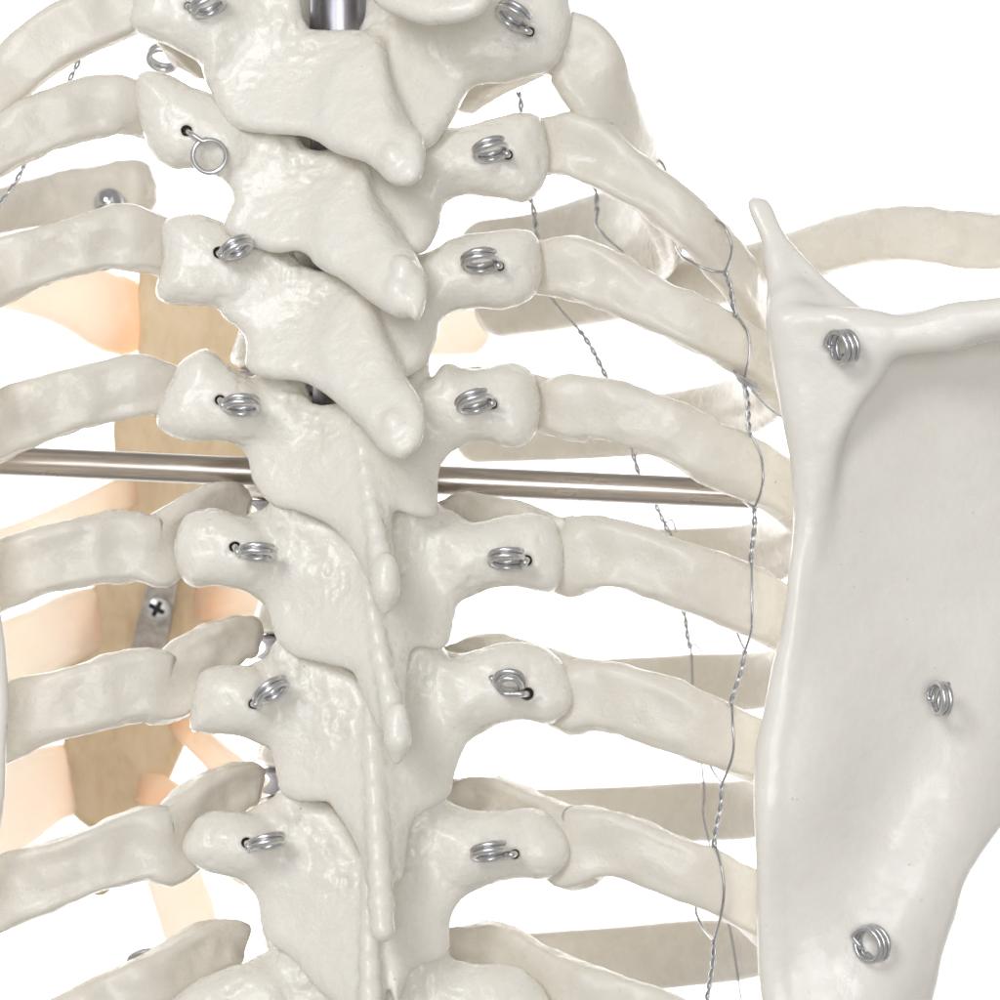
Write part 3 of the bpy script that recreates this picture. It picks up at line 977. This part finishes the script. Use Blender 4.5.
# ------------------------------------------------------------------ shoulder blades
def scapula_right():
    out = [(772, 300), (776, 345), (786, 405), (796, 460), (799, 512), (793, 563), (786, 621), (776, 665), (765, 722), (759, 748), (757, 796), (759, 864), (760, 915),
           (765, 1000), (790, 1090), (840, 1150), (880, 1120), (915, 1050), (933, 1000), (943, 956), (956, 918), (967, 878), (1000, 830), (1060, 760), (1150, 640),
           (1230, 500), (1240, 380), (1160, 330), (1060, 318), (950, 318), (880, 320), (840, 310), (800, 285)]
    F_ = Field([230, -330, -175], [790, 690, 330], 3.2)

    def warp(px, py):
        # hollow fossa, rising to the two borders
        r1 = np.exp(-((px - (795 + 0.05 * (py - 600))) / 60.0) ** 2)
        lat = 960 + (880 - py) * 0.35
        r2 = np.exp(-((px - (lat - 25)) / 55.0) ** 2) * np.clip((py - 480) / 250, 0, 1)
        ripple = 6.5 * np.sin((px + 0.75 * py) / 38.0) * np.clip((py - 600) / 200, 0, 1)
        hollow = 9 * np.exp(-(((px - 920) / 110.0) ** 2 + ((py - 520) / 190.0) ** 2))
        return -10 * r1 - 16 * r2 + hollow + ripple + 0.0006 * (np.maximum(px - 800, 0) ** 2)

    F_.pillow(out, (-52, 790, 560, 0.16, 0.02), 9, 10, 6, 0, warp=warp)
    # thickened medial border
    lb = [(772, 345), (785, 405), (795, 460), (798, 512), (792, 563), (785, 621), (775, 665), (764, 722), (758, 748), (756, 796), (758, 864), (759, 915), (764, 1000), (789, 1090)]
    F_.pillow(lb + [(x + 24, y) for x, y in lb[::-1]], (-48, 790, 560, 0.16, 0.02), 10, 8, 12, 0, warp=warp)
    # flat smooth triangle where the spine of the blade begins
    tri = [(774, 318), (800, 306), (845, 308), (882, 316), (884, 345), (884, 374), (860, 408), (838, 455), (826, 512), (812, 560), (802, 520), (797, 460), (786, 405), (777, 350)]
    F_.pillow(tri, (-76, 800, 360, -0.10, 0.15), 13, 16, 20, 1)
    # spine running to the right, standing off the blade
    sp = [(840, 318), (880, 317), (915, 312), (950, 302), (1000, 296), (1060, 286), (1140, 268), (1200, 260), (1205, 310), (1100, 330), (1000, 336), (950, 350), (900, 355), (866, 362), (845, 345)]
    F_.pillow(sp, (-88, 850, 335, -0.1, 0.1), 15, 16, 20, 1)
    wl = [(860, 338, -70, 20), (950, 328, -75, 20), (1040, 312, -82, 20), (1180, 288, -100, 22)]
    for a, b in zip(wl[:-1], wl[1:]):
        F_.cone(a[:3], a[3], b[:3], b[3], 12, 1)
        F_.cone((a[0], a[1] + 4, a[2] + 50), 12, (b[0], b[1] + 4, b[2] + 70), 12, 12, 1)
    # upper corner: thin plate leaning away
    up = [(748, 201), (757, 198), (770, 203), (789, 240), (830, 281), (866, 318), (850, 345), (790, 345), (773, 310), (770, 262), (762, 238), (751, 216)]
    F_.pillow(up, (-54, 790, 300, -0.02, -0.3), 7, 7, 22, 2)
    F_.cone((757, 203, -8), 7, (778, 262, -38), 8, 10, 2)
    F_.cone((778, 262, -38), 8, (792, 325, -64), 11, 22, 2)
    F_.cone((843 - 12, 347, -130), 4.5, (843 - 12, 347, -60), 4.5, 2, 0, cut=True)
    V, F, tg = F_.mesh()
    N = vert_normals(V, F)
    n = 0.9 * vnoise(V, 60, 31) + 0.3 * vnoise(V, 20, 32) + 0.1 * vnoise(V, 8, 33)
    V = V + N * n[:, None]
    t = thing('shoulder_blade', to_m(W(800, 560, -50)), 'large pale shoulder blade filling the right side, carrying three wire coils', 'shoulder blade', 'shoulder blades')
    split_parts(V, F, tg, [(0, 'blade_plate'), (1, 'blade_spine'), (2, 'upper_corner')], M_BLADE, t)


scapula_right()

F_ = Field([-960, -320, -130], [-465, 460, 220], 4.5)
F_.pillow([(3, 625), (7, 655), (9, 700), (7, 745), (0, 832), (-40, 920), (-110, 1010), (-180, 960), (-260, 760), (-400, 560), (-420, 420), (-250, 330), (-60, 300), (-30, 240), (-14, 300), (-18, 420), (-8, 540)],
          (-52, 0, 700, -0.16, 0.02), 9, 10, 6, 0)
F_.cone((-20, 380, -80), 18, (-200, 330, -95), 20, 12, 1)
F_.cone((-200, 330, -95), 20, (-400, 300, -110), 24, 12, 1)
V, F, tg = F_.mesh()
t = thing('shoulder_blade', to_m(W(0, 700, -50)), 'left shoulder blade of which only a thin upright edge shows at the picture margin', 'shoulder blade', 'shoulder blades')
split_parts(V, F, tg, [(0, 'blade_plate'), (1, 'blade_spine')], M_BLADE, t)

# ------------------------------------------------------------------ collar bones
V, F, s = sweep([(1180, 250, 40, 30, 26), (1080, 245, 90, 29, 26), (1000, 243, 150, 28, 26), (912, 234, 230, 29, 27), (857, 240, 300, 28, 26), (800, 257, 370, 27, 25),
                 (740, 274, 450, 28, 25), (650, 288, 610, 27, 24), (560, 300, 720, 30, 26), (478, 305, 790, 36, 30)], seed=131, rough=1.2)
tag(mesh_obj('collar_bone', V, F, M_RIB), 'pale collar bone crossing behind the top of the large shoulder blade', 'collar bone', 'collar bones')
V, F, s = sweep([(158, 196, 800, 31, 26), (128, 194, 795, 35, 28), (80, 197, 775, 29, 24), (30, 203, 735, 25, 22), (-40, 218, 640, 24, 22), (-140, 230, 480, 25, 22), (-260, 235, 300, 28, 24)], seed=132, rough=1.2)
tag(mesh_obj('collar_bone', V, F, M_RIB), 'thick end of the left collar bone with a small chrome ball before it', 'collar bone', 'collar bones')

# ------------------------------------------------------------------ breastbone with cartilages
F_ = Field([-640, -360, 820], [-160, 480, 1060], 4.0)
F_.pillow([(150, 250), (235, 236), (300, 246), (312, 320), (272, 375), (258, 470), (245, 560), (216, 622), (200, 690), (189, 735), (164, 790), (122, 838), (84, 825), (64, 796), (63, 742),
           (54, 672), (92, 588), (120, 500), (112, 430), (137, 356), (138, 284)], (905, 190, 500, 0.05, 0.10), 16, 15, 5, 0)
V, F, tg = F_.mesh()
V = roughen(V, F, 140, 0.8)
stern = thing('breastbone', to_m(W(180, 500, 900)), 'tan brown breastbone seen between the left ribs, with a screwed metal strip', 'breastbone')
split_parts(V, F, tg, [(0, 'breastbone_body')], M_STERN, stern)
CART = [
    [(150, 316, 925, 40, 10), (116, 315, 886, 40, 15), (90, 303, 862, 36, 17), (45, 288, 850, 31, 17), (-20, 276, 830, 30, 16), (-90, 280, 780, 28, 15)],
    [(165, 476, 922, 16, 12), (116, 497, 888, 17, 13), (80, 514, 880, 17, 13), (0, 548, 860, 20, 14), (-70, 560, 800, 26, 15)],
    [(150, 606, 950, 26, 14), (84, 622, 906, 33, 16), (40, 642, 882, 34, 17), (0, 660, 868, 36, 17), (-70, 690, 800, 32, 16)],
    [(125, 772, 965, 30, 14), (56, 782, 921, 38, 16), (20, 800, 892, 44, 17), (-20, 820, 875, 46, 17), (-80, 850, 800, 36, 16)],
    [(290, 300, 900, 30, 14), (350, 315, 885, 27, 15), (420, 330, 860, 26, 16), (490, 332, 830, 22, 14)],
    [(172, 700, 930, 13, 11), (206, 745, 898, 14, 12), (240, 778, 890, 18, 13), (300, 830, 880, 20, 14), (400, 880, 870, 22, 14)],
    [(135, 780, 938, 16, 12), (172, 800, 905, 17, 12), (205, 830, 895, 18, 13), (260, 880, 885, 20, 14)],
    [(180, 602, 930, 22, 12), (238, 598, 892, 20, 13), (300, 590, 885, 20, 14), (420, 560, 890, 24, 15)],
]


def stain(o, s, rows):
    """orange dye where the cartilage was glued to the breastbone"""
    R = np.array(rows, float)
    L = np.linalg.norm(np.diff(R[:, :3], axis=0), axis=1).sum()
    at = o.data.attributes.new('dye', 'FLOAT', 'POINT')
    at.data.foreach_set('value', np.exp(-np.clip(s * L - 45, 0, None) / 38).astype(np.float32))


for k, rows in enumerate(CART):
    V, F, s = sweep(rows, seed=150 + k, rough=0.7, around=24)
    stain(mesh_obj('costal_cartilage', V, F, M_CART, stern), s, rows)
for k, (rows, u) in enumerate([([(140, 815, 915, 24, 13), (168, 860, 905, 28, 14), (184, 905, 895, 29, 15), (202, 960, 885, 30, 15), (240, 1030, 875, 32, 15)], (1, -0.3, 0)),
                               ([(118, 822, 915, 16, 10), (104, 860, 912, 15, 10), (97, 896, 910, 12, 8)], (1, 0, 0))]):
    V, F, s = sweep(rows, seed=160 + k, rough=0.7, around=24, up=u)
    mesh_obj('costal_cartilage' if k == 0 else 'sword_tip', V, F, M_CART if k == 0 else M_STERN, stern)
# metal strip with a cross-head screw
P = [W(150, 572, 872), W(180, 572, 872), W(166, 648, 880), W(131, 648, 880)]
P2 = [p + np.array([0, 0, 10]) for p in P]
V = np.array(P + P2)
strip = mesh_obj('fixing_strip', V, [(0, 3, 2, 1), (4, 5, 6, 7), (0, 1, 5, 4), (1, 2, 6, 5), (2, 3, 7, 6), (3, 0, 4, 7)], M_PLATE, stern)
strip.data.polygons.foreach_set('use_smooth', [False] * 6)


def screw_head(c, r):
    """domed head with a cross recess, facing the viewer"""
    n, A = 24, 96
    V, F = [], []
    for i in range(n + 1):
        q = i / n
        rr = r * math.sin(q * math.pi / 2)
        for j in range(A):
            a = 2 * math.pi * j / A
            x, y = rr * math.cos(a), rr * math.sin(a)
            z = -r * 0.32 * math.cos(q * math.pi / 2) + (r * 0.5 if i == n else 0)
            ca, sa = math.cos(0.5), math.sin(0.5)
            u, v = x * ca + y * sa, -x * sa + y * ca
            if (abs(u) < r * 0.17 and abs(v) < r * 0.62) or (abs(v) < r * 0.17 and abs(u) < r * 0.62):
                z = r * 0.42
            V.append(c + np.array([x, y, z]))
    for i in range(n):
        for j in range(A):
            F.append((i * A + j, (i + 1) * A + j, (i + 1) * A + (j + 1) % A, i * A + (j + 1) % A))
    return np.array(V), F


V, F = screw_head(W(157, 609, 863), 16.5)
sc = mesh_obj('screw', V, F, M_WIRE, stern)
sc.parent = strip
M_SLOT_SHADE, nt, b = new_mat('painted_recess_shade')  # shade inside the cross recess, painted as a near-black colour
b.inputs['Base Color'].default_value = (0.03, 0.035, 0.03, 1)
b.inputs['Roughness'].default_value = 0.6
sc.data.materials.append(M_SLOT_SHADE)
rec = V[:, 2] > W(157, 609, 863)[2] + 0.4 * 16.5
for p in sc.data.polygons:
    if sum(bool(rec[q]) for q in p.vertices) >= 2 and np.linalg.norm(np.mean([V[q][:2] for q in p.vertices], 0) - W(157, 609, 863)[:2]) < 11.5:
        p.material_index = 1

# ------------------------------------------------------------------ steel parts
def cyl_thing(name, A, B, r, mat, label, cat, around=48):
    P = np.linspace(W(*A), W(*B), 40)
    V, F = tube(P, r, around)
    return tag(mesh_obj(name, V, F, mat), label, cat)


cyl_thing('steel_rod', (-170, 453, 135), (905, 501, 135), 15.4, M_ROD, 'horizontal polished steel rod running behind the spine and ribs', 'rod')
P = np.linspace(W(339, -160, 88), W(350, 1150, 88), 60)
V, F = tube(P, 32, 48)
t = tag(mesh_obj('steel_tube', V, F, M_TUBE), 'upright brushed steel tube inside the spine, open to view at the top edge', 'tube')
n, A = 20, 40
V, F = [], []
c = W(109, 203, 752)
for i in range(n + 1):
    p = math.pi * i / n
    for j in range(A):
        a = 2 * math.pi * j / A
        V.append(c + 19 * np.array([math.sin(p) * math.cos(a), math.cos(p), math.sin(p) * math.sin(a)]))
for i in range(n):
    for j in range(A):
        F.append((i * A + j, i * A + (j + 1) % A, (i + 1) * A + (j + 1) % A, (i + 1) * A + j))
M_CHROME = metal_material('chrome', (0.7, 0.7, 0.72), 0.08)
o = tag(mesh_obj('chrome_ball', np.array(V), F, M_CHROME), 'small shiny chrome ball screw before the left collar bone end', 'screw')

# ------------------------------------------------------------------ wire coils
def coil(c, d, R, m, ang, hole, hole_d, label, turns=1.9, wire=3.2, start=0.0, pitch=6.0, stem=True, flip=1, shrink=0.0, group='wire coils pinning the bones'):
    """ring of wire seen as an ellipse: m = minor/major, ang = direction of the major axis in degrees (clockwise from right)"""
    a = math.radians(ang)
    u = np.array([math.cos(a), math.sin(a), 0])
    p = np.array([-math.sin(a), math.cos(a), 0])
    tilt = math.acos(max(0.05, min(m, 0.999))) * flip
    v = math.cos(tilt) * p + math.sin(tilt) * np.array([0, 0, 1.0])
    n = np.cross(u, v)
    k = 1 + d / D
    C = W(c[0], c[1], d)
    t0 = math.radians(start)
    tt = np.linspace(0, turns * 2 * math.pi, int(turns * 40))
    wob = (1 + 0.03 * np.sin(tt * 0.7 + ang)) * (1 - shrink * (1 - tt / tt[-1]))
    H = C + k * (R * wob[:, None] * (np.cos(tt + t0)[:, None] * u + np.sin(tt + t0)[:, None] * v) + (pitch * (tt / (2 * math.pi) - turns / 2))[:, None] * n)
    if stem:
        Ho = W(hole[0], hole[1], hole_d)
        mid = W(hole[0], hole[1], min(d, hole_d - 30))
        e = [Ho, 0.55 * mid + 0.45 * Ho, mid * 0.8 + H[0] * 0.2]
        q = catmull(np.array(e + [H[0], H[2]]), 8, closed=False)[:-8]
        H = np.concatenate([q, H[1:]])
    V, F = tube(H, wire * k, 12)
    o = mesh_obj('wire_coil', V, F, M_WIRE)
    tag(o, label, 'wire coil', group)


COILS = [
    ((207, 5), -20, 16, 0.55, -25, (188, 6), 25, 'wire coil cut by the top edge on the left transverse process', dict(start=200)),
    ((513, 15), -26, 15, 0.42, 32, (530, 32), 25, 'slanting wire coil at the top edge beside the broad short rib', dict(start=20)),
    ((490, 150), -24, 15, 0.45, -14, (508, 155), 25, 'wire coil right of the spine nearest the bent rib with a single wire loop', dict(start=10)),
    ((236, 248), -22, 15, 0.5, -28, (219, 253), 25, 'steep wire coil left of the spine just below the open round ring', dict(start=190)),
    ((480, 261), -24, 16, 0.5, -6, (500, 266), 25, 'wire coil right of the spine level with the split spinous tip', dict(start=10)),
    ((241, 405), -22, 17, 0.66, -2, (220, 400), 25, 'wide open wire coil left of the spine just above the steel rod', dict(start=200)),
    ((474, 402), -24, 16, 0.5, -16, (493, 404), 25, 'wire coil right of the spine just above the steel rod', dict(start=5)),
    ((257, 552), -22, 17, 0.55, 2, (235, 547), 25, 'flat wire coil left of the spine next below the steel rod', dict(start=200)),
    ((507, 559), -24, 16, 0.5, 0, (527, 560), 25, 'flat wire coil right of the spine next below the steel rod', dict(start=5)),
    ((271, 691), -22, 17, 0.6, -35, (253, 704), 25, 'steeply tilted wire coil left of the spine, level with the knotted one', dict(start=180)),
    ((266, 842), -22, 17, 0.52, -12, (247, 843), 25, 'lowest wire coil left of the spine', dict(start=190)),
    ((490, 852), -24, 17, 0.46, -8, (515, 854), 25, 'lowest wire coil right of the spine', dict(start=5)),
]
for (c, d, R, m, ang, hole, hd, lab, kw) in COILS:
    coil(c, d - 11, R + 0.5, m * 0.62, ang, hole, hd, lab, **kw)
# single large ring standing open
coil((210, 156), -24, 16.5, 0.97, -40, (187, 131), 25, 'single round wire ring standing open on the left transverse process', turns=1.05, pitch=4, start=-75, wire=2.6)
# knotted coil: a wide turn with a small one inside
coil((509, 683), -34, 18, 0.7, 10, (527, 694), 25, 'knotted wire coil of uneven turns right of the spine', turns=2.3, start=60, wire=3.1, pitch=6.5, shrink=0.5)
# on the shoulder blade: coils seen from the side
coil((843, 347), -118, 15.5, 0.5, 82, (831, 347), -80, 'wire coil on the flat top corner of the large shoulder blade', turns=2.9, start=100, pitch=7, wire=2.8)
coil((941, 699), -58, 15.5, 0.35, 95, (930, 700), -18, 'wire coil in the middle of the large shoulder blade near the right margin', turns=2.2, start=100, pitch=7, wire=2.8)
coil((871, 944), -68, 17, 0.7, 85, (862, 948), -40, 'wire coil lowest on the large shoulder blade', turns=2.9, start=120, pitch=6.5, wire=2.7)
# far ones, on the bones in front
coil((163, 58), 420, 14, 0.55, 5, (163, 58), 0, 'far wire coil seen through the gap under the thick top left rib', stem=False)
coil((466, 98), 420, 12, 0.6, 60, (0, 0), 0, 'far wire coil half hidden beside the second vertebra on the right', stem=False)
coil((146, 964), 500, 17, 0.6, -10, (0, 0), 0, 'far wire coil just showing over the lowest left rib', stem=False)

# ------------------------------------------------------------------ binding wires
def strand(pts, r):
    P = catmull(np.array([W(*p) for p in pts]), 12, closed=False)
    return tube(P, r, 8)


def twisted(a, b, r, R, pitch):
    A, B = W(*a), W(*b)
    L = np.linalg.norm(B - A)
    T = (B - A) / L
    u = np.cross(T, [0.1, 0.2, 1.0])
    u /= np.linalg.norm(u)
    v = np.cross(T, u)
    n = max(12, int(L / pitch * 14))
    s = np.linspace(0, 1, n)
    out = []
    for ph in (0, math.pi):
        w = 2 * math.pi * s * L / pitch + ph
        bow = 1.2 * np.sin(s * math.pi * 1.7 + ph * 0)
        P = A + np.outer(s * L, T) + R * (np.cos(w)[:, None] * u + np.sin(w)[:, None] * v) + bow[:, None] * u
        out.append(tube(P, r, 8))
    return out


parts = []
r = 1.45
parts += [strand([(714, 219, 10), (724, 226, -10), (731, 243, -14), (731, 256, -10), (725, 272, -6)], r), strand([(676, 247, 38), (682, 256, 12), (697, 265, -4), (712, 271, -8), (725, 272, -6)], r)]
parts += twisted((725, 272, -6), (737, 316, 8), 1.45, 1.6, 24)
parts += [strand([(737, 316, 8), (748, 333, 14), (750, 350, 10), (747, 368, 12), (743, 384, 30)], r), strand([(721, 361, 50), (731, 370, 38), (742, 378, 32)], r), strand([(737, 316, 8), (733, 335, 70), (728, 355, 70), (721, 361, 50)], r)]
# the tangle where a loose end leaves for the shoulder blade
for k in range(5):
    a = -14 + 6 * k
    parts.append(strand([(733 + k, 371 + k * 1.6, 24 + k), (742, 377 + k * 1.4, 18 + k * 2), (756 + k, 384 + k * 1.8, 26)], 1.2))
parts.append(strand([(752, 390, 24), (765, 404, 34), (776, 413, 50), (787, 418, 60)], r))
parts += twisted((744, 384, 28), (751, 434, 4), 1.45, 1.6, 24)
parts += [strand([(751, 434, 4), (761, 456, -6), (763, 478, -16), (760, 495, -6), (754, 509, 0)], r), strand([(740, 497, 50), (746, 503, 30), (754, 509, 0)], r), strand([(751, 434, 4), (745, 460, 70), (738, 485, 72), (740, 497, 50)], r)]
parts += twisted((754, 509, 0), (752, 564, -4), 1.45, 1.6, 24)
parts += [strand([(752, 564, -4), (752, 590, -16), (752, 615, -20), (751, 632, -10), (745, 651, 0)], r), strand([(734, 624, 50), (739, 638, 30), (745, 651, 0)], r), strand([(752, 564, -4), (742, 590, 75), (734, 610, 70), (734, 624, 50)], r)]
parts += twisted((745, 651, 0), (732, 705, -4), 1.45, 1.6, 24)
parts += [strand([(724, 709, 22), (728, 706, 21), (733, 702, 20)], 1.1), strand([(732, 705, -4), (733, 725, -22), (734, 745, -24), (731, 762, -14), (722, 784, -2)], r), strand([(709, 763, 50), (714, 773, 30), (722, 784, -2)], r), strand([(732, 705, -4), (722, 730, 70), (710, 750, 68), (709, 763, 50)], r)]
parts += twisted((722, 784, -2), (715, 847, -6), 1.45, 1.6, 24)
parts += [strand([(708, 853, 24), (712, 849, 20), (717, 846, 18)], 1.1), strand([(716, 847, -6), (722, 870, -20), (724, 892, -22), (721, 915, -14), (714, 941, -4)], r), strand([(696, 913, 50), (703, 928, 32), (714, 941, -4)], r), strand([(716, 847, -6), (708, 870, 68), (697, 895, 68), (696, 913, 50)], r)]
parts += twisted((714, 941, -4), (707, 1012, 18), 1.45, 1.6, 24)
V, F = join(parts)
tag(mesh_obj('binding_wire', V, F, M_THIN), 'thin twisted steel wire looping round the right ribs beside the large shoulder blade', 'wire', 'thin wires tying the ribs')

parts = []
parts += twisted((518, 92, 300), (523, 122, 310), 1.6, 1.75, 30)
parts += twisted((530, 198, 330), (540, 246, 345), 1.6, 1.75, 30)
parts += twisted((523, 122, 310), (530, 198, 330), 1.6, 1.75, 30)
parts += [strand([(540, 246, 345), (546, 285, 360), (556, 304, 370), (580, 331, 390)], 1.6)]
parts += twisted((580, 331, 390), (614, 388, 430), 1.6, 1.75, 30)
parts += twisted((614, 388, 430), (641, 478, 480), 1.6, 1.75, 30)
parts += twisted((641, 478, 480), (670, 532, 520), 1.5, 1.75, 30)
parts += [strand([(664, 524, 520), (672, 520, 520), (676, 532, 524)], 1.4)]
parts += [strand([(670, 532, 520), (676, 560, 535), (680, 600, 550)], 1.5)]
parts += twisted((680, 600, 550), (691, 648, 570), 1.6, 1.75, 30)
parts += [strand([(690, 645, 570), (696, 645, 570), (702, 653, 572)], 1.4), strand([(691, 648, 570), (692, 672, 580), (693, 698, 590), (700, 750, 610), (704, 790, 630), (703, 815, 640), (708, 838, 650), (720, 890, 660), (730, 930, 670), (736, 965, 680), (742, 1005, 690)], 1.5)]
V, F = join(parts)
tag(mesh_obj('binding_wire', V, F, M_THIN), 'far twisted wire slanting down through the gaps of the right ribs', 'wire', 'thin wires tying the ribs')

parts = [strand([(666, 176, 130), (664, 166, 128), (657, 158, 126), (653, 154, 140)], 1.3)]
parts += twisted((594, 186, 590), (598, 210, 590), 1.6, 1.75, 30)
parts += [strand([(598, 210, 590), (596, 224, 580), (603, 234, 560), (612, 243, 560), (637, 264, 560), (655, 274, 555), (668, 281, 555)], 1.6)]
V, F = join(parts[1:])
tag(mesh_obj('binding_wire', V, F, M_THIN), 'short loose wire hanging behind the rib with the single loop', 'wire', 'thin wires tying the ribs')
V, F = parts[0]
tag(mesh_obj('binding_wire', V, F, M_THIN), 'tiny wire hook on the outer corner of the broad short rib', 'wire', 'thin wires tying the ribs')
parts = twisted((86, 40, 300), (66, 92, 300), 1.5, 1.75, 30) + twisted((66, 92, 300), (24, 166, 310), 1.5, 1.75, 30) + twisted((24, 166, 310), (-6, 216, 320), 1.5, 1.75, 30)
V, F = join(parts)
tag(mesh_obj('binding_wire', V, F, M_THIN), 'twisted wire passing behind the upper left ribs', 'wire', 'thin wires tying the ribs')

# ------------------------------------------------------------------ backdrop
bw = 3.2
yb = 1.25
prof = [(-0.9, -0.75), (0.9, -0.75)]
V, F = [], []
curve = [(yb, 1.6), (yb, 0.8), (yb, 0.0), (yb, -0.45)]
for k in range(1, 9):
    a = k / 8 * math.pi / 2
    curve.append((yb - 0.3 * (1 - math.cos(a)), -0.45 - 0.3 * math.sin(a)))
curve.append((0.5, -0.75))
for (yy, zz) in curve:
    for k in range(9):
        V.append((-bw + 2 * bw * k / 8, yy, zz))
for i in range(len(curve) - 1):
    for k in range(8):
        F.append((i * 9 + k, i * 9 + k + 1, (i + 1) * 9 + k + 1, (i + 1) * 9 + k))
o = mesh_obj('backdrop', np.array(V), F, M_BACK, metres=True)
o['kind'] = 'structure'

# ------------------------------------------------------------------ light
def area(name, loc, target, size, power, color=(1, 1, 1), size_y=None):
    l = bpy.data.lights.new(name, 'AREA')
    l.energy = power
    l.color = color
    l.size = size
    if size_y:
        l.shape = 'RECTANGLE'
        l.size_y = size_y
    o = bpy.data.objects.new(name, l)
    COL.objects.link(o)
    o.location = loc
    import mathutils
    dv = mathutils.Vector(target) - mathutils.Vector(loc)
    o.rotation_euler = dv.to_track_quat('-Z', 'Y').to_euler()
    return o


area('key_softbox', (-0.40, -0.85, 0.46), (0, 0.06, 0), 0.32, 4.1, (0.975, 0.99, 1.02))
area('fill_softbox', (0.03, -1.75, 0.07), (0, 0.06, 0), 0.6, 9.0, (0.975, 0.99, 1.02))
area('backdrop_lamp_one', (-0.75, 0.5, 0.1), (-0.75, yb, 0.1), 0.7, 36)
area('backdrop_lamp_two', (0.75, 0.5, 0.1), (0.75, yb, 0.1), 0.7, 36)

w = bpy.data.worlds.new('World')
scene.world = w
w.use_nodes = True
bg = w.node_tree.nodes['Background']
bg.inputs['Color'].default_value = (1.0, 0.98, 0.955, 1)
bg.inputs['Strength'].default_value = 0.42

# ------------------------------------------------------------------ camera
cam = bpy.data.cameras.new('camera')
co = bpy.data.objects.new('camera', cam)
COL.objects.link(co)
co.location = (0, -D * S, 0)
co.rotation_euler = (math.radians(90), 0, 0)
cam.sensor_width = 36
cam.lens = 36 * D / 1000.0
cam.clip_start = 0.01
cam.clip_end = 50
cam.dof.use_dof = True
cam.dof.focus_distance = (D - 20) * S
cam.dof.aperture_fstop = cam.lens / (15 * S * 1000)
scene.camera = co

for o in bpy.data.objects:
    if 'org' in o:
        del o['org']

scene.view_settings.view_transform = 'Standard'
scene.view_settings.look = 'None'
scene.view_settings.exposure = 0
scene.view_settings.gamma = 1
scene.cycles.max_bounces = 12
scene.cycles.diffuse_bounces = 8
